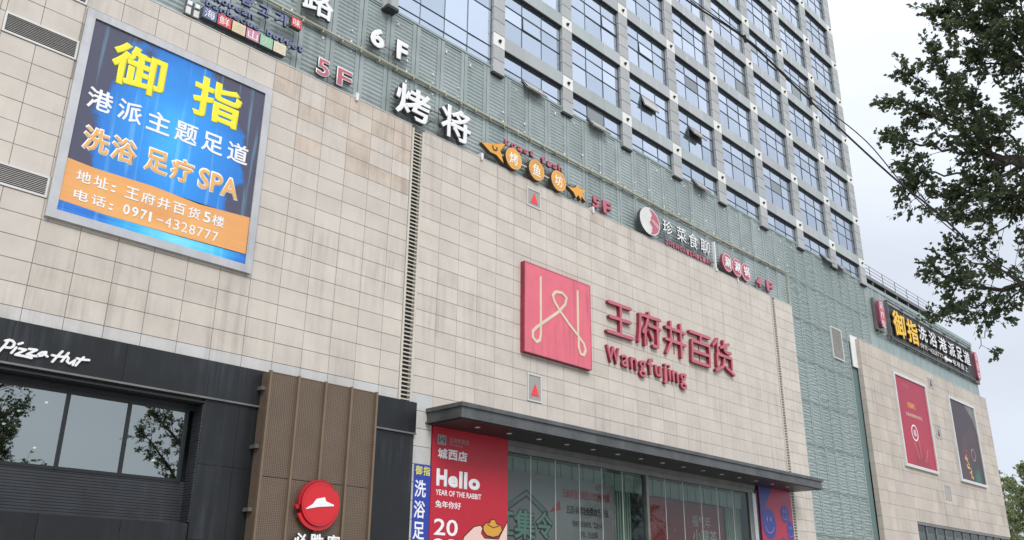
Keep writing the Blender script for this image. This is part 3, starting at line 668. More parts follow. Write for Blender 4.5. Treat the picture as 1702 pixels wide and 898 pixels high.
for ch, bx in (('5', (12.20, 16.25, 12.68, 16.86)), ('F', (12.93, 16.22, 13.50, 16.86))):
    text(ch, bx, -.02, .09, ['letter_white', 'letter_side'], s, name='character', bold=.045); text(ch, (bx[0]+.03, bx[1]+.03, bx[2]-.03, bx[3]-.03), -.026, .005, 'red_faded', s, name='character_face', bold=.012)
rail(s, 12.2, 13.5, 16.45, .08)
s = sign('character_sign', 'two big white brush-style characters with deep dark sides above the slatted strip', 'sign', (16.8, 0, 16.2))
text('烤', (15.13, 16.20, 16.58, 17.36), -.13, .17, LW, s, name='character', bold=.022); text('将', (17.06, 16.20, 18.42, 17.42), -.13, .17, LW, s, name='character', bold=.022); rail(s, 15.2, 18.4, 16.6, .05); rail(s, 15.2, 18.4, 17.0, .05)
# Korean barbecue sign
s = sign('restaurant_sign', 'blue outlined letters over a row of six coloured character tiles at the upper left', 'sign', (10, 0, 16.25))
NV = ['navy_out', 'navy']
for i, (ch, mt) in enumerate(zip('海鲜烤山火肉', ('tile1', 'tile2', 'tile3', 'tile4', 'tile5', 'tile6'))):
    x0 = 8.54+.434*i; MB().box(x0, x0+.40, -.09, .10, 16.27, 16.61, 1, 0).build('sign_tile', [mt, 'letter_side'], s)
    text(ch, (x0+.05, 16.31, x0+.35, 16.57), -.093, .003, 'white_print' if i < 2 or i == 3 else 'cream', s, name='tile_character')
row_ = 'barbecue'; x = 8.62
for ch in 'barbecue buffet':
    if ch != ' ': text(ch, (x, 16.70, x+.15, 16.70+(.22 if ch in 'bftkd' else .15)), -.03, .09, NV, s, name='letter', bold=.02)
    x += .208
x = 8.85
for ch in 'Korean': text(ch, (x, 16.98, x+.16, 16.98+(.23 if ch in 'K' else .16)), -.03, .09, NV, s, name='letter', bold=.02); x += .205
for ch, bx in (('음', (9.60, 17.33, 9.95, 17.68)), ('고', (10.15, 17.30, 10.50, 17.60)), ('기', (10.70, 17.28, 11.06, 17.66))): text(ch, bx, -.03, .09, NV, s, name='character', bold=.03)
MB().box(11.19, 11.53, -.09, .08, 17.38, 17.70, 1, 0).build('seal', ['tile2', 'letter_side'], s); text('味', (11.24, 17.42, 11.48, 17.66), -.093, .003, 'white_print', s, name='seal_character')
rail(s, 8.5, 11.7, 16.8, .06); rail(s, 8.7, 10.3, 17.05, .06); rail(s, 9.5, 11.5, 17.45, .06)
q = MB(); q.box(8.12, 8.24, -.06, 0, 16.46, 16.58); q.box(8.33, 8.45, -.06, 0, 16.46, 16.58); q.build('stroke', 'letter_white', s); q = MB(); q.box(8.10, 8.23, -.05, 0, 16.18, 16.40); q.box(8.32, 8.46, -.05, 0, 16.18, 16.38); q.build('stroke', 'white_dirty', s); MB().box(8.08, 8.48, 0, .05, 16.17, 16.6).build('backing', 'letter_side', s)
# fish skewer sign
s = sign('restaurant_sign', 'yellow fish skewer sign with three round character discs and small purple letters', 'sign', (21.7, 0, 16.2))
OS = ['orange_side', 'orange_sign']
MB().prism([(18.93, 16.59), (19.5, 16.76), (20.11, 16.99), (19.86, 16.62), (20.03, 16.19), (19.66, 16.38), (19.37, 16.38)], -.14, .03, 0, 1).build('fish_head', OS, s)
MB().ring(19.58, 16.63, .08, .13, -.15, -.1405, 0, 150, 390, 18).build('fish_eye', 'ink', s)
MB().prism([(23.46, 16.55), (23.72, 16.52), (23.98, 16.64), (24.10, 16.80), (24.22, 16.68), (24.63, 16.72), (24.39, 16.51), (24.60, 16.22), (24.34, 16.38), (24.31, 16.21), (24.14, 16.37), (24.02, 16.21), (23.86, 16.40)], -.14, .03, 0, 1).build('fish_tail', OS, s)
for ch, cx in zip('烤鱼坊', (20.53, 21.75, 22.98)):
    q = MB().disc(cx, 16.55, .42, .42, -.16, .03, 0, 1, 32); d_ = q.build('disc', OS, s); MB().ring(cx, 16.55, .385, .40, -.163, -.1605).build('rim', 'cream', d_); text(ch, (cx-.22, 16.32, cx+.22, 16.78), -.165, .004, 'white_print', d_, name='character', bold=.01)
MB().box(19.8, 23.6, -.05, -.01, 16.53, 16.58).build('skewer', 'cream', s)
x = 20.22
for ch in 'roast fish':
    if ch != ' ': text(ch, (x, 17.08+.03*math.sin(x*3), x+.20, 17.08+(.30 if ch in 'tfh' else .2)), -.03, .10, ['red_faded', 'maroon'], s, name='letter', bold=.03)
    x += .325
rail(s, 19.2, 24.2, 16.75, .03); rail(s, 20.3, 23.4, 17.12, .07)
s = sign('floor_sign', 'dull purple-red 5F floor sign right of the yellow fish tail', 'sign', (25.8, 0, 16.3))
for ch, bx in (('5', (25.2, 16.28, 25.62, 16.76)), ('F', (25.86, 16.24, 26.36, 16.80))): text(ch, bx, -.02, .10, ['red_faded', 'maroon'], s, name='character', bold=.045)
rail(s, 25.2, 26.4, 16.45, .08)
s = sign('restaurant_sign', 'round white and crimson emblem followed by four white characters over small maroon letters', 'sign', (31, 0, 16.1))
e_ = MB().disc(28.88, 16.78, .72, .62, -.14, .02, 1, 0, 40).build('emblem', ['white_dirty', 'letter_side'], s)
pts = []
for k in range(15): a = math.radians(90-180*k/14); pts.append((28.88+.67*math.cos(a), 16.78+.57*math.sin(a)))
face = [(28.93, 16.26), (29.02, 16.36), (28.98, 16.44), (29.06, 16.52), (28.98, 16.62), (28.84, 16.74), (28.97, 16.85), (28.95, 16.98), (29.04, 17.08), (29.0, 17.2), (28.9, 17.3)]
MB().prism((pts+face), -.146, -.1405).build('emblem_field', 'red_faded', e_)
MB().strokes([[(29.02, 16.86), (29.46, 16.62)], [(29.08, 16.92), (29.50, 16.70)]], .012, -.15, -.1463).build('chopsticks', 'white_print', e_)
for ch, bx in zip('珍菜食聊', ((29.95, 16.66, 30.70, 17.30), (31.0, 16.62, 31.75, 17.30), (31.95, 16.58, 32.68, 17.32), (32.92, 16.60, 33.66, 17.30))): text(ch, bx, -.06, .07, LW, s, name='character', bold=.004)
x = 30.1
for ch in 'ZHENCAISHILIAO': text(ch, (x, 16.13, x+.19, 16.36), -.06, .06, ['red_faded', 'maroon'], s, name='letter', bold=.03); x += .267
MB().box(34.10, 34.18, -.06, .06, 16.15, 17.45).build('divider_bar', 'white', s); MB().box(34.12, 34.30, -.05, .06, 16.03, 16.16).build('bar_foot', 'white_dirty', s)
rail(s, 29.0, 34.1, 16.42, .02); rail(s, 29.9, 33.7, 16.9, .02)
s = sign('restaurant_sign', 'three overlapping round red discs with white hotpot characters', 'sign', (35.9, 0, 16.2))
for k, (ch, cx) in enumerate(zip('涮涮锅', (35.06, 35.93, 36.78))):
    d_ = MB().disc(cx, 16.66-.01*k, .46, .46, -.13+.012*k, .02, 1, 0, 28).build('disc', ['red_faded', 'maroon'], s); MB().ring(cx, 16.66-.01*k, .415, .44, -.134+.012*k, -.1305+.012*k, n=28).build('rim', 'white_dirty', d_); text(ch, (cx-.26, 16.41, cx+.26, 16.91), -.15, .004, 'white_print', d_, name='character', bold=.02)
rail(s, 34.8, 37.1, 16.6, .05)
s = sign('floor_sign', 'dull maroon 4F floor sign at the right end of the green band', 'sign', (38.6, 0, 16.3))
for ch, bx in (('4', (37.88, 16.26, 38.38, 16.80)), ('F', (38.90, 16.24, 39.50, 16.84))): text(ch, bx, -.04, .10, ['red_faded', 'maroon'], s, name='character', bold=.045)
rail(s, 37.9, 39.5, 16.45, .06)
# ------------------------------------------------------------------ mall emblem and name
s = sign('emblem_sign', 'big square rose-red lightbox with a looping cream line emblem', 'sign', (22.9, 0, 9.5))
MB().box(21.07, 24.66, -.20, -.004, 9.52, 12.77, 1, 0).build('lightbox', ['logo_pink', 'red_side'], s)
frame4(21.07, 24.66, 9.52, 12.77, .03, -.21, -.2005, 'red_faded', s, 'edge_trim')
LOGO = [[(21.89, 12.36), (21.89, 11.08), (21.89, 10.3), (21.84, 10.06), (21.67, 9.96), (21.48, 10.08), (21.48, 10.3), (21.67, 10.48), (22.0, 10.72), (22.82, 11.3), (23.2, 11.68), (23.28, 11.94), (23.04, 12.08), (22.69, 12.03), (22.52, 11.85), (22.62, 11.64), (22.89, 11.37), (23.37, 11.0), (23.85, 10.68), (24.2, 10.42), (24.3, 10.2), (24.19, 9.99), (24.01, 10.0), (23.91, 10.22), (23.92, 10.5), (23.89, 10.69), (23.9, 12.35)]]
MB().strokes(LOGO, .052, -.212, -.2005, step=.0004).build('line_emblem', 'logo_cream', s)
s = sign('name_sign', 'big red five-character name sign over smaller red Latin letters, right of the emblem', 'sign', (30, 0, 10))
HAN = [[[(25.86, 12.46), (27.24, 12.47)], [(25.9, 11.88), (27.2, 11.9)], [(25.73, 11.26), (27.34, 11.28)], [(26.58, 12.46), (26.54, 11.27)]],
[[(27.83, 12.42), (29.24, 12.46)], [(28.45, 12.60), (28.47, 12.45)], [(27.86, 12.42), (27.80, 11.8), (27.70, 11.28)], [(28.36, 12.31), (28.22, 12.0), (28.0, 11.72)], [(28.16, 11.88), (28.12, 11.22)], [(28.42, 12.08), (29.23, 12.06)], [(29.0, 12.30), (28.98, 11.28), (28.67, 11.28)], [(28.48, 11.81), (28.65, 11.54)]],
[[(29.63, 12.3), (31.04, 12.3)], [(29.58, 11.78), (31.03, 11.77)], [(29.98, 12.58), (29.93, 11.68), (29.60, 11.2)], [(30.70, 12.61), (30.66, 11.2)]],
[[(31.41, 12.5), (32.97, 12.51)], [(32.25, 12.50), (32.18, 12.16)], [(31.54, 12.13), (31.46, 11.22), (32.83, 11.22), (32.88, 12.13), (31.54, 12.13)], [(31.54, 11.68), (32.82, 11.68)]],
[[(33.62, 12.62), (33.22, 12.27)], [(33.58, 12.50), (33.55, 12.05)], [(34.54, 12.55), (33.82, 12.27)], [(34.10, 12.62), (34.14, 12.2), (34.30, 12.12), (34.66, 12.15)], [(33.49, 11.92), (33.46, 11.40)], [(33.49, 11.92), (34.68, 11.92), (34.66, 11.45)], [(34.06, 11.77), (33.92, 11.42), (33.32, 11.16)], [(34.18, 11.43), (34.82, 11.20)]]]
for hs in HAN: MB().strokes(hs, .066, -.16, -.02, 1, 0, .0008).build('character', ['red_faded', 'red_side'], s)
x = 25.66
for ch, w, lo_, hi_ in (('W', .78, 0, .66), ('a', .42, 0, .48), ('n', .42, 0, .48), ('g', .45, -.20, .48), ('f', .34, 0, .68), ('u', .42, 0, .47), ('j', .26, -.20, .66), ('i', .12, 0, .66), ('n', .42, 0, .48), ('g', .45, -.20, .48)):
    text(ch, (x, 10.06+lo_, x+w, 10.06+hi_), -.14, .12, ['red_faded', 'red_side'], s, name='letter', bold=.012); x += w+.135
q = MB()
for xx in (26.5, 28.4, 30.3, 32.2, 34.0): q.box(xx, xx+.04, -.03, -.002, 11.3, 12.4)
q.build('mounting_rail', 'red_side', s)
# ------------------------------------------------------------------ pizza restaurant front
rf = thing('restaurant_facade', 'black clad restaurant facade with a wide three-pane window at the lower left', 'shopfront', (8, -.1, 0))
FY = -.1
def cells(x_, z0, z1, y0, y1, name, m, parent, j=.004):
    for a, b_ in zip(x_, x_[1:]): MB().box(a+j, b_-j, y0, y1, z0+j, z1-j).build(name, m, parent)
cells([-4, -1.6, .8, 3.2, 5.6, 8.0, 10.05, 11.9], 6.17, 7.07, FY, .02, 'fascia_panel', 'black_cladding', rf)
cells([15.0, 16.60], 6.17, 7.07, FY, .02, 'fascia_panel', 'black_cladding', rf)
MB().box(-4, 11.9, FY-.02, .02, 6.13, 6.172).build('fascia_lip', 'steel_grey', rf); MB().box(15.0, 16.61, FY-.02, .02, 6.13, 6.172).build('fascia_lip', 'steel_grey', rf)
MB().box(-4, 11.95, .03, .05, 6.0, 7.06).build('fascia_backing', 'black_frame', rf)
cells([10.06, 10.98, 11.9], 4.6, 6.128, -.04, .10, 'cladding_panel', 'black_cladding', rf); cells([10.06, 10.98, 11.9], 2.9, 4.6, -.04, .10, 'cladding_panel', 'black_cladding', rf); cells([10.06, 10.98, 11.9], 0, 2.9, -.04, .10, 'cladding_panel', 'black_cladding', rf)
cells([14.9, 16.58], 3.1, 6.128, -.04, .10, 'cladding_panel', 'black_cladding', rf); cells([14.9, 16.58], 0, 3.1, -.04, .10, 'cladding_panel', 'black_cladding', rf)
MB().box(11.9, 14.9, .05, .10, 0, 7.06).build('screen_backing', 'black_frame', rf)
WY = .42
cells([-4, -1.5, .6, 2.7, 4.65, 6.8, 8.5, 10.05], 0, 3.24, -.02, .10, 'plinth_panel', 'black_cladding', rf)
MB().box(-4, 10.055, .02, WY, 3.20, 3.25).build('ledge', 'black_slat', rf)
me = MB().box(-7.0, 7.0, 0, .03, -.026, .026).mesh('slat', 'black_slat')
for k in range(15): put('slat', me, (3.05, WY-.05+(.006 if k % 2 else 0), 3.30+k*.062), rf)
MB().box(-4, 10.05, WY-.015, WY+.02, 3.25, 4.2).build('slat_backing', 'black_frame', rf)
me = MB().box(0, .03, -.25, .18, -.026, .026).mesh('slat', 'black_slat')
for k in range(44): put('slat', me, (10.02+(.005 if k % 2 else 0), .2, 3.3+k*.062), rf)
MB().box(-4, 10.05, FY+.03, WY, 6.02, 6.06).build('head_soffit', 'black_frame', rf)
MB().box(-4, 10.05, WY-.03, WY+.03, 5.88, 6.02).build('head_panel', 'black_slat', rf)
me2 = [4.5, 7.08, 8.47, 9.86]
wn = MB(); wn.box(-4, 9.90, WY-.07, WY-.01, 5.82, 5.90); wn.box(-4, 9.90, WY-.07, WY-.01, 4.18, 4.25)
for xx in (-.2, 2.15, 4.62, 7.10, 8.47, 9.86): wn.box(xx-.035, xx+.035, WY-.08, WY-.008, 4.18, 5.9)
wn = wn.build('window', 'black_frame', rf)
for a, b_ in ((-.2, 2.15), (2.15, 4.62), (4.62, 7.10), (7.10, 8.47), (8.47, 9.86)): MB().box(a+.03, b_-.03, WY-.035, WY-.03, 4.23, 5.84).build('pane', 'pz_glass', wn)
q = MB(); q.box(-4, 10.0, 1.52, 1.58, 3.4, 6.2); q.box(-4, 10.0, WY+.03, 1.5, 5.95, 6.0); q.box(-4, 10, WY+.03, 1.5, 3.9, 3.95); q.build('interior_wall', 'interior', rf)
lamp = bpy.data.materials.new('lamp_glow'); lamp.use_nodes = True; lamp.node_tree.nodes['Principled BSDF'].inputs['Emission Color'].default_value = (1, .9, .75, 1); lamp.node_tree.nodes['Principled BSDF'].inputs['Emission Strength'].default_value = 5; M['lamp_glow'] = lamp
for (xx, yy, zz) in ((6.9, 1.1, 5.70), (6.4, 1.2, 5.45), (6.1, 1.0, 5.1), (6.9, 1.3, 4.72), (9.6, 1.3, 4.75)):
    q = MB().disc(xx, zz, .03, .02, yy-.04, yy, n=10); q.build('interior_lamp', 'lamp_glow' , rf)
s = sign('lettering_sign', 'white script lettering on the black fascia at the left edge', 'sign', (6.3, -.15, 6.3))
PH = [[[(5.48, 6.59), (5.55, 6.62), (5.62, 6.61), (5.66, 6.57), (5.65, 6.5), (5.6, 6.46), (5.51, 6.45)], [(5.53, 6.59), (5.49, 6.49), (5.42, 6.37), (5.37, 6.29)]], [[(5.71, 6.49), (5.64, 6.36)], [(5.74, 6.57), (5.81, 6.61)]], [[(5.77, 6.48), (5.9, 6.48), (5.72, 6.34), (5.89, 6.34), (6.04, 6.33)]], [[(5.96, 6.51), (6.11, 6.52), (5.94, 6.39), (6.07, 6.38), (6.14, 6.39)]], [[(6.3, 6.51), (6.22, 6.49), (6.16, 6.44), (6.16, 6.4), (6.23, 6.42), (6.3, 6.5), (6.29, 6.45), (6.34, 6.42)]], [[(6.62, 6.59), (6.54, 6.47), (6.46, 6.33)], [(6.43, 6.47), (6.53, 6.46), (6.75, 6.49)], [(6.75, 6.58), (6.69, 6.47), (6.64, 6.37)]], [[(6.77, 6.47), (6.75, 6.39), (6.81, 6.36), (6.91, 6.45), (6.88, 6.34)]], [[(7.08, 6.55), (7.01, 6.46), (6.94, 6.34)], [(6.94, 6.5), (7.03, 6.49), (7.2, 6.51)]]]
for st in PH: MB().strokes(st, .024, -.155, -.101, 0, None, .0008).build('letter', 'letter_white', s)
# perforated copper screen
s = thing('metal_screen', 'brown perforated metal screen with upright ribs over the black restaurant wall', 'screen', (13.2, -.45, 0))
X5 = [11.5, 12.33, 13.16, 13.99, 14.84]
for a, b_ in zip(X5, X5[1:]):
    for z0, z1 in ((0, 1.6), (1.6, 4.43), (4.43, 7.0)): MB().box(a+.03, b_-.03, -.42, -.405, z0+.008, z1-.008).build('perforated_panel', 'copper_mesh', s)
for xx in X5: MB().box(xx-.03, xx+.03, -.50, -.40, 0, 7.03).build('rib', 'copper_edge', s)
MB().box(11.53, 14.81, -.43, -.39, 6.998, 7.02).build('top_rail', 'copper_edge', s)
MB().box(11.485, 11.515, -.40, -.06, 0, 7.0).build('side_panel', 'copper_mesh', s)
for z in (5.1, 6.55, 3.6):
    MB().box(11.38, 11.48, -.30, -.04, z, z+.09).build('bracket', 'steel_grey', s)
# round hat sign
s = thing('round_sign', 'round red sign with a white hat shape on the brown metal screen', 'sign', (13.15, -.6, 3.3))
cx, cz = 13.14, 3.875
MB().disc(cx, cz, .53, .53, -.66, -.505, 1, 0, 48).build('disc', ['pz_red', 'pz_red_dark'], s)
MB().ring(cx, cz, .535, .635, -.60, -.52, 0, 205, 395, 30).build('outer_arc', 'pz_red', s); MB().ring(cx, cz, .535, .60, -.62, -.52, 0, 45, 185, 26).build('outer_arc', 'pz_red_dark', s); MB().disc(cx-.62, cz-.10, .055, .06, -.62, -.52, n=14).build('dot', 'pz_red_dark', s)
MB().ring(cx, cz, .475, .482, -.664, -.6605, 0, 60, 300).build('groove', 'pz_red_dark', s)
MB().prism([(12.73, 3.735), (12.93, 3.865), (13.02, 3.99), (13.26, 4.05), (13.31, 3.955), (13.55, 3.885), (13.55, 3.855), (13.08, 3.80), (12.76, 3.73)], -.675, -.6605).build('hat', 'white_print', s)
s = sign('character_sign', 'three white characters under the round red sign, cut by the bottom of the picture', 'sign', (13.1, -.6, 2.8))
for ch, x in zip('必胜客', (12.48, 12.96, 13.46)): text(ch, (x, 2.78, x+.40, 3.16), -.62, .10, ['letter_white', 'letter_side'], s, name='character', bold=.03)
# ------------------------------------------------------------------ canopy
c = thing('canopy', 'long dark metal entrance canopy with rows of downlights under it', 'canopy', (28, -.8, 6.4))
CX0, CX1, CY = 17.02, 39.47, -1.58
q = MB(); q.box(CX0, CX1, CY, -.004, 6.85, 6.97); q.build('roof_cap', 'canopy_metal', c)
q = MB()
n = 11; w = (CX1-CX0-.12)/n
for k in range(n): MB().box(CX0+.06+w*k+.003, CX0+.06+w*(k+1)-.003, CY+.07, CY+.11, 6.575, 6.85).build('fascia_panel', 'canopy_metal', c)
MB().box(CX0+.06, CX0+.10, CY+.11, -.004, 6.575, 6.85).build('fascia_panel', 'canopy_metal', c); MB().box(CX1-.10, CX1-.06, CY+.11, -.004, 6.575, 6.85).build('fascia_panel', 'canopy_metal', c)
q = MB(); q.box(CX0, CX1, CY+.03, CY+.13, 6.53, 6.575); q.box(CX0, CX0+.12, CY+.13, -.004, 6.53, 6.575); q.box(CX1-.12, CX1, CY+.13, -.004, 6.53, 6.575); q.build('lower_trim', 'canopy_metal', c)
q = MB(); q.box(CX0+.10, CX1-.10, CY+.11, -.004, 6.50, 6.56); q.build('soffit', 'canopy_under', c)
dm = MB().disc(0, 0, .085, .085, 0, .012, n=14); dmv = [(x, z, -y) for x, y, z in dm.v]; dm.v = dmv; dm = dm.mesh('downlight', 'white_dirty')
for k in range(16):
    for yy in (-.85,): put('downlight', dm, (18.35+k*1.36, yy, 6.497), c)
q = MB()
for k in range(16): q.box(18.35+k*1.36-.13, 18.35+k*1.36+.13, -.02, .0, 0, 0.001)
MB().box(20.5, 36.0, -.03, .10, 6.34, 6.497).build('rear_trim', 'steel_grey', c)
# ------------------------------------------------------------------ shop window under the canopy
sw = thing('shop_window', 'wide glass shop window under the canopy with pale curtains and posters behind', 'window', (28, .1, 0))
SX = [20.55, 21.74, 22.96, 24.21, 25.46, 26.66, 28.05, 29.36, 30.58, 31.86, 33.09, 34.31, 35.69]
MB().box(20.5, 36.3, .02, .16, 6.15, 6.335).build('head_frame', 'steel_grey', sw)
q = MB(); q.box(35.72, 36.0, -.03, .2, 0, 6.15); q.build('jamb', 'frame_grey', sw); MB().box(36.0, 36.25, .0, .2, 0, 6.33).build('jamb', 'black_frame', sw)
MB().box(28.0, 28.14, .02, .24, 0, 6.15).build('post', 'steel_grey', sw)
for a, b_ in zip(SX, SX[1:]): MB().box(a+.006, b_-.006, .13, .142, 0, 6.15).build('pane', 'shop_glass', sw)
for xx in SX[1:]:
    if abs(xx-28.05) > .1: MB().box(xx-.008, xx+.008, .12, .15, 0, 6.15).build('glazing_seal', 'frame_white' , sw)
q = MB(); q.box(16.9, 36.3, 2.9, 3.0, 0, 6.4); q.build('rear_wall', 'curtain', sw); MB().box(16.9, 36.3, .3, 3.0, 6.15, 6.2).build('ceiling', 'interior', sw); MB().box(16.9, 36.3, .2, 3.0, .0, .02).build('floor', 'interior', sw)
for xa in (26.5, 26.95, 27.4, 34.5, 34.95, 35.3):
    q = MB()
    for k in range(5): q.box(xa+k*.075, xa+k*.075+.05, .62+.05*(k % 2), .70+.05*(k % 2), .1, 6.12)
    q.build('curtain', 'curtain', sw)
# hung strips of light drapery at the head
q = MB()
for k in range(50): q.box(20.7+k*.30, 20.7+k*.30+.29, .5+.03*(k % 2), .53+.03*(k % 2), 5.50, 6.12)
q.build('valance', 'curtain', sw)
p1 = thing('poster', 'pale grey window poster with hexagon lettering and lines of dark text', 'poster', (23.6, .3, 2)); 
MB().box(20.6, 26.35, .30, .32, 0, 5.62).build('sheet', 'poster_light', p1)
q = MB(); hx = [(21.72, 5.02), (22.72, 4.43), (22.72, 3.35), (21.72, 2.75), (20.7, 3.35), (20.7, 4.43)]
q.strokes([hx+[hx[0]]], .045, .29, .299); q.strokes([[(20.9, 4.40), (21.72, 4.86), (22.5, 4.40)]], .03, .29, .299); q.build('hexagon', 'dark_print', p1)
q = MB(); q.strokes([[(20.8, 4.50), (21.72, 4.98), (22.62, 4.46)], [(20.8, 3.3), (21.72, 2.82), (22.62, 3.3)]], .02, .282, .289); q.build('hexagon_line', 'teal_print', p1)
for ch, bx in zip('工集令', ((20.62, 3.6, 21.10, 4.32), (21.14, 3.5, 22.12, 4.42), (22.16, 3.55, 22.98, 4.42))):
    text(ch, (bx[0]-.03, bx[1]-.03, bx[2]+.03, bx[3]+.03), .284, .008, 'ink', p1, name='character', bold=.075); text(ch, bx, .274, .006, 'teal_print', p1, name='character', bold=.022)
MB().prism([(22.85, 4.45), (23.35, 4.85), (23.40, 4.55)], .28, .296).build('burst', 'redprint', p1); MB().prism([(22.80, 3.45), (23.35, 3.35), (22.95, 3.0)], .28, .296).build('burst', 'redprint', p1)
for st, z, x0, x1, h, m_ in (('王府井百货城西店欢迎您回家', 4.98, 23.5, 26.1, .30, 'redprint'), ('五层小剧场免费欢乐开放', 4.46, 23.7, 26.0, .28, 'ink'), ('可用于活动券类、工会卡等', 4.05, 24.0, 25.7, .20, 'ink'), ('节日、生日送礼', 3.72, 24.4, 25.4, .20, 'ink'), ('企事业单位团购、大宗定购需提前', 3.38, 23.8, 26.0, .20, 'ink')):
    text(st, (x0, z, x1, z+h), .285, .004, m_, p1, bold=.012)
p2 = thing('poster', 'dark maroon window poster with two pale rows of tea-shop characters', 'poster', (31, .3, 2))
MB().box(28.2, 33.75, .30, .32, 0, 5.42).build('sheet', 'poster_maroon', p2)
text('福气年', (31.35, 4.50, 32.70, 4.95), .286, .004, 'grey_print', p2); text('小罐茶', (31.35, 3.85, 33.15, 4.42), .286, .004, 'grey_print', p2, bold=.01)
q = MB()
for k in range(60):
    a, z = 28.3+R.random()**1.6*1.9, .5+R.random()*4.6; q.disc(a, z, .05+R.random()*.07, .05+R.random()*.07, .295-.0001*k, .299, n=8)
q.build('printed_blossom', 'redprint', p2)
# banners
s = thing('banner', 'narrow blue vertical banner with yellow and white characters beside the stone pier', 'banner', (16.97, 0, 0))
MB().box(16.67, 17.28, -.045, -.02, 0, 5.33).build('cloth', 'bluebanner', s)
text('御', (16.70, 5.02, 16.95, 5.28), -.0475, .002, 'yellow_print', s, bold=.01); text('指', (17.0, 5.02, 17.25, 5.28), -.0475, .002, 'yellow_print', s, bold=.01)
for ch, z in zip('洗浴足道', (4.40, 3.82, 3.24, 2.66)): text(ch, (16.70, z, 17.12, z+.48), -.0475, .002, 'white_print', s, bold=.018)
s = thing('poster', 'tall red new-year poster with white lettering and a cartoon hand holding a gold ingot', 'poster', (18.9, 0, 0))
MB().box(17.30, 20.48, -.05, -.006, 0, 6.497).build('sheet', 'poster_red', s); Yp = -.0535
MB().box(17.49, 17.83, Yp, -.0505, 5.98, 6.27).build('emblem_square', 'grey_print', s); MB().strokes([[(17.55, 6.22), (17.55, 6.06)], [(17.77, 6.22), (17.77, 6.05)], [(17.55, 6.05), (17.67, 6.18), (17.77, 6.04)]], .010, Yp-.004, Yp-.001).build('emblem_line', 'ink', s)
text('王府井百货', (17.96, 6.09, 18.77, 6.24), Yp, .003, 'grey_print', s); text('Wangfujing', (17.98, 5.99, 18.5, 6.06), Yp, .003, 'grey_print', s)
for ch, x in zip('城西店', (17.52, 17.93, 18.33)): text(ch, (x, 5.58, x+.38, 5.88), Yp, .003, 'white_print', s, name='character', bold=.035)
for ch, xa, xb, h in (('H', 17.50, 17.92, .50), ('e', 17.96, 18.36, .34), ('l', 18.40, 18.54, .50), ('l', 18.60, 18.74, .50), ('o', 18.79, 19.27, .34)): text(ch, (xa, 4.78, xb, 4.78+h), Yp, .003, 'white_print', s, name='letter', bold=.055)
text('YEAR OF THE RABBIT', (17.49, 4.52, 19.33, 4.68), Yp, .003, 'white_print', s, bold=.012)
text('兔年你好', (17.49, 4.17, 18.50, 4.37), Yp, .003, 'white_print', s, bold=.012)
text('2023', (17.47, 3.38, 18.40, 3.85), Yp, .003, 'white_print', s) if False else None
text('20', (17.47, 3.40, 18.40, 3.86), Yp, .003, 'white_print', s, bold=.012); text('23', (17.47, 2.85, 18.40, 3.31), Yp, .003, 'white_print', s, bold=.012)
hand = [(18.5, 3.05), (18.66, 3.42), (19.05, 3.72), (19.32, 3.78), (19.42, 3.70), (19.36, 3.55), (19.5, 3.42), (20.1, 3.42), (20.22, 3.6), (20.47, 3.95), (20.47, 2.5), (18.5, 2.5)]
MB().prism(hand, Yp-.001, -.0505).build('printed_hand', 'skinprint', s); MB().strokes([hand[:10]], .014, Yp-.004, Yp-.0012, step=.0001).build('hand_outline', 'ink', s)
ing = [(19.42, 3.75), (19.55, 3.87), (19.68, 3.86), (19.78, 3.98), (19.92, 3.98), (20.0, 3.86), (20.18, 3.82), (20.24, 3.68), (20.1, 3.52), (19.85, 3.46), (19.58, 3.50), (19.44, 3.62)]
MB().prism(ing, Yp-.009, Yp-.005).build('gold_ingot', 'brass', s); MB().strokes([ing+[ing[0]], [(19.6, 3.82), (19.85, 3.74), (20.1, 3.80)]], .012, Yp-.013, Yp-.0092, step=.0001).build('ingot_outline', 'ink', s)
s = thing('poster', 'red poster printed with dark blue smiling faces under the right end of the canopy', 'poster', (37.7, 0, 0))
MB().box(36.26, 39.16, -.05, -.006, 0, 6.497).build('sheet', 'smile_red', s)
MB().prism([(36.27, 6.49), (36.27, 5.1), (36.6, 5.5), (37.1, 6.1), (37.4, 6.49)], -.053, -.0505).build('printed_corner', 'blue_print', s)
for cx, cz, r_ in ((36.95, 4.95, .62), (38.45, 5.45, .38), (38.85, 4.75, .42), (38.1, 4.1, .30), (37.35, 3.9, .16), (38.9, 3.7, .2), (36.7, 3.3, .4)):
    d_ = MB().disc(cx, cz, min(r_, cx-36.27, 39.15-cx), r_*1.05, -.058, -.0535, n=28).build('smiley', 'blue_print', s)
    MB().ring(cx, cz, r_*.62, r_*.66, -.060, -.0583, 0, 200, 340, 16).build('smile', 'tile4', d_); q = MB(); q.disc(cx-r_*.25, cz+r_*.3, r_*.05, r_*.16, -.060, -.0583, n=10); q.disc(cx+r_*.25, cz+r_*.3, r_*.05, r_*.16, -.060, -.0583, n=10); q.build('eyes', 'tile4', d_)
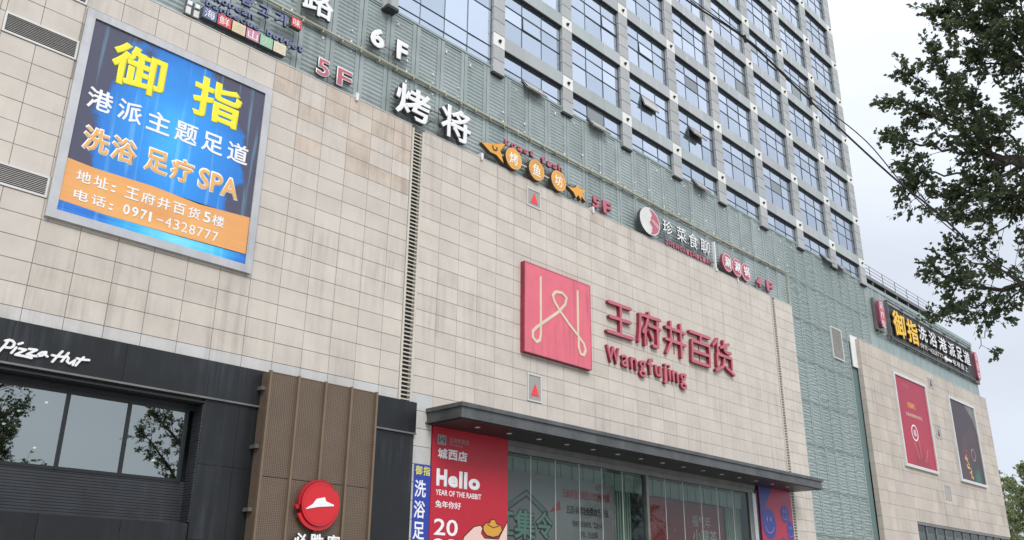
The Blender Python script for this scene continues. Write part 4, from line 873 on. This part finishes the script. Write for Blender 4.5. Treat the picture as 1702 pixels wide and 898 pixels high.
# ------------------------------------------------------------------ far posters
for lab, x0, x1, m_, kk in (('tall red framed poster on the far stone block, the nearer of the two', 53.62, 58.78, 'far_red', 0), ('tall near-black framed poster with a green glow on the far stone block', 62.76, 67.80, 'far_black', 1)):
    s = thing('framed_poster', lab, 'poster', ((x0+x1)/2, 0, 9.25)); frame4(x0, x1, 9.25, 14.92, .17, -.14, -.004, 'frame_white', s)
    MB().box(x0+.17, x1-.17, -.07, -.004, 9.42, 14.75).build('sheet', m_, s)
    if kk == 0:
        text('祝福献礼', (x0+1.7, 12.95, x0+2.9, 13.3), -.0745, .004, 'tan_print', s); text('全家欢聚新年好礼', (x0+1.2, 12.4, x0+3.8, 12.62), -.0745, .004, 'logo_cream', s)
        MB().ring(x0+2.2, 11.45, .42, .50, -.075, -.071).build('printed_ring', 'white_print', s); text('福', (x0+2.0, 11.25, x0+2.4, 11.65), -.0745, .004, 'white_print', s)
        MB().strokes([[(x0+1.9, 10.9), (x0+2.4, 9.95)], [(x0+3.9, 10.6), (x0+3.4, 9.85)], [(x0+2.7, 11.0), (x0+2.75, 10.1)]], .06, -.075, -.071).build('printed_glass', 'red_faded', s)
        text('新春特惠', (x0+1.0, 14.1, x0+2.2, 14.4), -.0745, .004, 'red_faded', s)
    else:
        q = MB(); q.prism([(x0+3.0, 14.74), (x0+4.85, 14.74), (x0+4.85, 12.9), (x0+4.4, 13.8)], -.074, -.0705); q.build('printed_moon', 'steel_grey', s)
        q = MB()
        for k in range(26): q.disc(x0+1.6+k*.03+R.uniform(-.25, .25), 11.1-k*.06+R.uniform(-.1, .1), .07, .08, -.0745-.0001*k, -.0705, n=7)
        q.build('printed_figures', 'tan_print', s); MB().ring(x0+3.3, 11.3, .36, .42, -.075, -.071, n=20).build('printed_disc', 'tile4', s); MB().ring(x0+2.1, 11.2, .25, .32, -.075, -.071, n=16).build('printed_disc', 'redprint', s)
# window at the foot of the far block
s = thing('shop_window', 'green glazed shop window cut by the bottom edge at the foot of the far stone block', 'window', (62, .2, 0))
q = MB(); q.box(54.32, 71.1, .02, GY+.1, 6.02, 6.165); 
for k in range(12): q.box(54.32+k*1.52, 54.42+k*1.52, .10, .24, 0, 6.02)
q.build('frame', 'steel_grey', s)
for k in range(11): MB().box(54.42+k*1.52, 55.84+k*1.52-.01, .15, .165, 0, 6.01).build('pane', 'shop_glass', s)
q = MB(); q.box(54.3, 71.1, 2.5, 2.6, 0, 6.16); q.box(54.3, 71.1, .3, 2.5, 5.6, 5.62); q.build('rear_wall', 'curtain', s)
# ------------------------------------------------------------------ far roof signs
s = thing('sign_board', 'long dark framed rooftop sign with big yellow and white characters over the far stone block', 'sign', (62, 0, 17.2))
MB().box(54.85, 69.95, .12, .20, 17.30, 19.45).build('board', 'sign_back', s)
q = MB()
for xx in (54.8, 57.3, 59.9, 62.4, 64.9, 67.4, 69.9): q.box(xx, xx+.07, .06, .27, 17.1, 19.75)
for zz in (17.2, 19.45, 19.68): q.box(54.8, 69.97, .04, .11, zz, zz+.06)
q.build('steel_frame', 'steel_grey', s)
YL = ['yellow_letter', 'orange_side']
text('御', (55.0, 17.50, 56.9, 19.18), -.08, .14, YL, s, name='character', bold=.025); text('指', (57.2, 17.50, 59.0, 19.10), -.08, .14, YL, s, name='character', bold=.025)
for ch, xa, xb in (('洗', 59.3, 60.7), ('浴', 61.1, 62.5), ('港', 62.85, 64.35), ('派', 64.75, 66.0), ('足', 66.3, 67.45), ('道', 67.75, 69.05)): text(ch, (xa, 18.10, xb, 19.12), -.06, .14, LW, s, name='character', bold=.012)
x = 59.35
for ch in '0971-4328777':
    text(ch, (x, 17.53+(.14 if ch == '-' else 0), x+(.1 if ch == '1' else .26), 17.86-(.13 if ch == '-' else 0)), -.03, .08, ['cream', 'letter_side'], s, name='digit', bold=.02); x += .335
MB().prism([(63.5, 17.68), (64.0, 17.90), (64.0, 17.76), (64.95, 17.76), (64.95, 17.60), (64.0, 17.60), (64.0, 17.46)], -.05, .05).build('arrow', 'letter_white', s)
for ch, x in zip('电梯直上', (65.2, 66.0, 66.8, 67.6)): text(ch, (x, 17.52, x+.62, 17.92), -.04, .08, LW, s, name='character')
for nm, x0, x1, z0, z1, st in (('narrow upright red sign with white characters left of the yellow rooftop characters', 52.75, 53.9, 17.55, 19.30, '足疗生'), ('narrow upright pinkish sign at the far right end of the rooftop sign', 69.98, 70.9, 17.30, 19.45, '洗浴中')):
    s = thing('upright_sign', nm, 'sign', ((x0+x1)/2, 0, z0)); w_ = x1-x0
    q = MB(); q.disc((x0+x1)/2, z1-w_*.35, w_*.36, w_*.35, -.10, .12, 1, 0, 20); q.disc((x0+x1)/2, z0+w_*.35, w_*.36, w_*.35, -.101, .12, 1, 0, 20); q.box((x0+x1)/2-w_*.36, (x0+x1)/2+w_*.36, -.1015, .12, z0+w_*.35, z1-w_*.35, 1, 0); q.build('lightbox', ['red_faded', 'maroon'], s)
    MB().box(x0, x1, .121, GY-.02, z0-.15, z1+.12).build('backing', 'steel_grey', s)
    for k, ch in enumerate(st): zt = z1-.12-(z1-z0)*k/3; text(ch, ((x0+x1)/2-w_*.22, zt-(z1-z0)*.25, (x0+x1)/2+w_*.22, zt), -.107, .004, 'white_print', s, name='character')
# roof platform with railing beyond the parapet
s = thing('roof_platform', 'dark steel roof platform on posts behind the rooftop sign', 'platform', (58, 1.5, 20.3))
Yr = .9
MB().box(52.6, 65.2, Yr, 4.5, 21.30, 21.45).build('deck', 'soffit_dark', s)
q = MB()
for k in range(7): q.box(53.2+k*1.95, 53.3+k*1.95, Yr+.02, Yr+.12, 20.2, 21.30)
q.box(52.6, 65.2, Yr-.02, Yr, 21.26, 21.49); q.build('post', 'steel_grey', s)
MB().box(53.5, 65.0, 3.6, 3.7, 20.2, 20.8).build('duct', 'soffit_dark', s)
s = thing('railing', 'thin grey handrail along the roof platform beside the tower', 'railing', (58, Yr, 21.1))
q = MB()
for zz in (21.75, 22.0, 22.25): q.tube([(52.8, Yr+.04, zz), (65.2, Yr+.04, zz)], .018, 6)
q.build('rail', 'steel_grey', s)
for k in range(7): MB().tube([(52.9+k*2.04, Yr+.04, 21.45), (52.9+k*2.04, Yr+.04, 22.26)], .022, 6).build('post', 'steel_grey', s)
# ------------------------------------------------------------------ overhead cables
A = [(5.280, -14.560, 9.600), (6.000, -15.280, 8.600), (6.472, -15.712, 7.904), (6.704, -15.976, 7.440), (7.096, -16.384, 6.968), (7.608, -16.760, 6.312), (8.192, -17.208, 5.560), (8.544, -17.480, 5.176), (8.976, -17.760, 4.712), (9.920, -18.320, 4.000)]
B_ = [(5.240, -14.560, 9.680), (5.920, -15.280, 8.680), (6.424, -15.744, 7.976), (6.680, -15.992, 7.480), (7.088, -16.392, 6.976), (7.312, -16.576, 6.664), (7.600, -16.776, 6.344), (8.000, -17.096, 5.896), (8.424, -17.328, 5.360), (8.944, -17.728, 4.784), (10.000, -18.320, 4.240)]
def smooth(P, n=6):
    out = []; P = [Vector(p) for p in P]
    for i in range(len(P)-1):
        p0, p1, p2, p3 = P[max(i-1, 0)], P[i], P[i+1], P[min(i+2, len(P)-1)]
        for k in range(n): t = k/n; out.append(.5*((2*p1)+(p2-p0)*t+(2*p0-5*p1+4*p2-p3)*t*t+(3*p1-p0-3*p2+p3)*t**3))
    return out+[P[-1]]
s = thing('overhead_cable', 'thicker of the two black cables crossing the tower towards the tree, with clamps', 'cable', A[4]); MB().tube(smooth(A), .0095, 6).build('wire', 'cable', s)
for i in (4, 5): p = Vector(A[i]); MB().tube([p+Vector((-.016, .0, .036)), p+Vector((.016, 0, -.036))], .018, 6).build('clamp', 'cable', s)
s = thing('overhead_cable', 'thinner of the two black cables, parting from the thicker one below the second clamp', 'cable', B_[4]); MB().tube(smooth(B_), .0055, 6).build('wire', 'cable', s)
# ------------------------------------------------------------------ trees
def tree(label, trunk, limbs, leafsize, ntw, mleaf, twl, seed, loc, group=None, name='street_tree', per=9, spread=.6, flat=1.0, sub=3):
    rr = random.Random(seed); t = thing(name, label, 'tree', loc, group)
    MB().tube(trunk[0], trunk[1], 10).build('trunk', 'bark', t, smooth=True)
    br = MB(); lf = MB(); tw = MB()
    def leaf(p, d):
        s_ = leafsize*rr.uniform(.65, 1.25); d = (d+Vector((rr.gauss(0, .6), rr.gauss(0, .6), rr.gauss(-.25, .5)))).normalized()
        u = d.cross(Vector((rr.gauss(0, 1), rr.gauss(0, 1), rr.gauss(0, 1)+.8))).normalized(); n_ = u.cross(d)
        i = len(lf.v); a = p+d*s_*.15
        lf.v += [tuple(p), tuple(a+d*s_*.28+u*s_*.42+n_*s_*.10), tuple(a+d*s_*.95), tuple(a+d*s_*.28-u*s_*.42+n_*s_*.10)]; lf.f += [(i, i+1, i+2), (i, i+2, i+3)]; lf.m += [0, 0]
    def twig(p, d, L_):
        pts = [p]; q = p.copy(); dd = d.copy()
        for k in range(4):
            dd = (dd+Vector((rr.gauss(0, .22), rr.gauss(0, .22), rr.gauss(.02, .2)))).normalized(); q = q+dd*L_/4; pts.append(q.copy())
        tw.tube(pts, [leafsize*.07, leafsize*.06, leafsize*.05, leafsize*.04, leafsize*.03], 3)
        for k in range(per):
            f = rr.uniform(.1, 1.0)*4; i = min(int(f), 3); leaf(pts[i].lerp(pts[i+1], f-i)+Vector((rr.gauss(0, leafsize*.35), rr.gauss(0, leafsize*.35), rr.gauss(0, leafsize*.35))), dd)
    for P_, r0, r1, dens in limbs:
        P2 = smooth(P_, 5); n_ = len(P2); P2 = [p+Vector((rr.gauss(0, .02), rr.gauss(0, .02), rr.gauss(0, .02)))*(0 if k in (0, n_-1) else 1) for k, p in enumerate(P2)]
        br.tube(P2, [r0+(r1-r0)*k/(n_-1) for k in range(n_)], 6)
        for k in range(int(ntw*dens)):
            f = rr.random()**.8*(n_-1.001); i = int(f); p = P2[i].lerp(P2[i+1], f-i); d0 = (P2[i+1]-P2[i]).normalized()
            d = (d0*.9+Vector((rr.gauss(0, spread), rr.gauss(0, spread), rr.gauss(0.05, spread*flat)))).normalized()
            L_ = twl*rr.uniform(.5, 1.2)*(1.15-.5*f/n_); mid = p+d*L_; br.tube([p, p+d*L_*.5+Vector((0, 0, rr.uniform(-.02, .05))), mid], [r1*.9, r1*.6, r1*.35], 4)
            for s_ in range(sub): q = p.lerp(mid, rr.uniform(.3, 1)); twig(q, (d+Vector((rr.gauss(0, .5), rr.gauss(0, .5), rr.gauss(0, .5)))).normalized(), L_*rr.uniform(.35, .7))
    br.build('limbs', 'bark', t, smooth=True); tw.build('twigs', 'bark', t, kind='stuff'); lf.build('crown', mleaf, t, kind='stuff'); return t
T0 = (10.55, -18.75, 0)
LA = [(10.60, -18.70, 4.9), (10.62, -18.2, 5.75), (10.78, -17.83, 6.41), (10.83, -17.55, 6.65)]
fk = (10.83, -17.55, 6.65); fk2 = (10.78, -17.83, 6.41)
limbs = [(LA, .085, .05, .15),
 ([(10.62, -18.3, 5.6), (10.37, -18.5, 6.57)], .05, .04, .1), ([(10.6, -18.7, 4.4), (10.6, -18.4, 5.0), (10.69, -18.21, 5.12)], .05, .04, .1), ([(10.62, -18.4, 5.4), (10.66, -18.31, 5.58)], .03, .03, .1),
 ([(10.78, -17.83, 6.41), (10.83, -17.52, 6.65), (10.92, -17.4, 7.33), (10.87, -17.19, 7.96), (10.79, -17.08, 8.24)], 0.032, 0.007, 1.8),
 ([(10.83, -17.52, 6.65), (10.92, -17.16, 7.21), (10.92, -16.75, 7.66), (10.83, -16.5, 7.88)], 0.028, 0.006, 1.3),
 ([(10.83, -17.52, 6.65), (11.0, -17.03, 6.99), (11.02, -16.68, 7.21), (11.03, -16.4, 7.46)], 0.026, 0.006, 1.2),
 ([(10.92, -17.16, 7.21), (10.93, -16.99, 7.76), (10.79, -16.79, 8.1)], 0.018, 0.006, 0.9),
 ([(10.78, -17.83, 6.41), (10.98, -17.23, 6.41), (11.14, -16.72, 6.49), (11.13, -16.47, 6.59)], 0.028, 0.006, 1.2),
 ([(10.93, -17.27, 6.54), (10.99, -16.71, 6.8), (11.0, -16.32, 6.77)], 0.016, 0.005, 0.8),
 ([(10.75, -17.81, 6.22), (10.83, -17.35, 6.04), (10.95, -17.0, 6.06), (10.98, -16.83, 6.15)], 0.022, 0.006, 0.9),
 ([(10.75, -17.81, 6.10), (10.86, -17.42, 5.72), (10.9, -17.07, 5.72)], 0.014, 0.005, 0.35),
 ([(10.78, -17.83, 6.41), (10.79, -17.76, 6.84), (10.74, -17.55, 7.07), (10.63, -17.37, 7.42)], 0.02, 0.006, 1.7),
 ([(10.78, -17.83, 6.41), (10.98, -17.65, 6.12), (11.04, -17.4, 6.1)], 0.018, 0.006, 0.8),
 ([(10.83, -17.52, 6.65), (11.08, -17.35, 6.49), (11.16, -17.02, 6.38)], 0.016, 0.006, 0.8),
 ([(10.37, -18.5, 6.57), (10.4, -18.22, 7.32), (10.33, -17.89, 7.94), (10.3, -17.62, 8.27), (10.27, -17.48, 8.45)], 0.04, 0.007, 2.6),
 ([(10.4, -18.22, 7.32), (10.43, -17.9, 7.57), (10.36, -17.66, 7.81)], 0.02, 0.006, 1.4),
 ([(10.4, -18.22, 7.32), (10.16, -18.26, 7.75), (10.04, -18.3, 8.32)], 0.022, 0.006, 1.7),
 ([(10.4, -18.22, 7.32), (10.2, -18.04, 8.0), (10.1, -17.92, 8.48)], 0.022, 0.006, 2.0),
 ([(10.37, -18.5, 6.57), (10.45, -18.23, 6.79), (10.5, -18.01, 7.06)], 0.02, 0.006, 1.2),
 ([(10.66, -18.31, 5.58), (10.81, -17.97, 5.88), (10.9, -17.73, 6.07)], 0.02, 0.006, 1.3),
 ([(10.69, -18.21, 5.12), (11.0, -17.54, 5.09), (11.28, -17.07, 5.22), (11.45, -16.73, 5.41), (11.51, -16.45, 5.62)], 0.04, 0.007, 1.3),
 ([(11.0, -17.54, 5.09), (11.14, -17.21, 5.4), (11.22, -16.91, 5.57), (11.26, -16.72, 5.62)], 0.016, 0.005, 0.8),
 ([(11.0, -17.54, 5.09), (11.22, -17.06, 5.04), (11.44, -16.67, 5.04), (11.58, -16.45, 5.06)], 0.016, 0.005, 0.8),
 ([(11.02, -17.52, 5.03), (11.3, -17.18, 4.88), (11.46, -16.95, 4.85)], 0.012, 0.005, 0.5),
 ([(11.46, -16.95, 4.85), (11.49, -16.89, 4.68), (11.51, -16.8, 4.55)], 0.006, 0.004, 0.07),
 ([(10.60, -18.70, 5.2), (9.9, -19.2, 6.6), (9.2, -19.5, 8.2)], .06, .01, 1.4), ([(10.60, -18.70, 5.2), (11.6, -19.3, 6.6), (12.2, -19.6, 8.4)], .06, .01, 1.6), ([(10.60, -18.70, 5.2), (10.7, -19.0, 7.2), (10.8, -18.9, 9.6)], .06, .01, 1.6)]
tree('large dark leafy street tree whose branches fill the upper right of the picture', ([T0, (10.55, -18.72, 2), (10.6, -18.7, 3.8), (10.6, -18.7, 5.2)], [.16, .13, .11, .09]), [(a, b*.95, c*.9, d) for a, b, c, d in limbs], .055, 17, 'leaf', .36, 3, T0, per=12, sub=4, flat=.5)
def simple_tree(label, loc, h, rad, leafsize, mleaf, seed, ntw=26, group=None, name='tree', lowest=.3):
    rr = random.Random(seed); x, y, z = loc; L_ = []
    for k in range(11):
        a = k*2.4+rr.random(); zz = h*(lowest+.5*k/11); e = h*(lowest+.15+.55*k/11)+rr.uniform(0, h*.12); r_ = rad*(1-.55*k/11)*rr.uniform(.7, 1.1)
        L_.append(([(x, y, z+zz), (x+math.cos(a)*r_*.5, y+math.sin(a)*r_*.5, z+(zz+e)/2+h*.02), (x+math.cos(a)*r_, y+math.sin(a)*r_, z+e)], h*.008, h*.0018, 1))
    L_.append(([(x, y, z+h*.6), (x+.2, y, z+h*.8), (x, y+.1, z+h*.97)], h*.008, h*.002, 1.2))
    return tree(label, ([loc, (x+.1, y, z+h*.35), (x, y, z+h*.75)], [h*.018, h*.014, h*.008]), L_, leafsize, ntw, mleaf, rad*.42, seed, loc, group, name=name, per=10)
simple_tree('pale airy roadside tree beyond the right end of the mall, nearest the stone wall', (79.5, 4.5, 0), 11.0, 3.2, .26, 'leaf_pale', 21, 14)
simple_tree('pale roadside tree cut by the right edge beyond the mall', (84.5, 1.5, 0), 12.4, 3.4, .26, 'leaf_pale', 22, 14)
simple_tree('low pale tree behind the other two at the lower right corner', (91, 6, 0), 11.5, 3.6, .28, 'leaf_pale', 23, 14)
for lb, lc, h, r_, sd_ in (('street tree across the pavement, mirrored at the left of the restaurant window', (12.2, -26.5, 0), 12.0, 3.3, 31), ('street tree across the pavement, mirrored at the right of the restaurant window', (23.6, -26.8, 0), 14.5, 2.7, 32), ('street tree down the road, mirrored dimly in the shop glass', (62, -27, 0), 11, 3.4, 33)):
    simple_tree(lb, lc, h, r_, .15, 'leaf', sd_, 26, name='street_tree', lowest=.42)
flush()
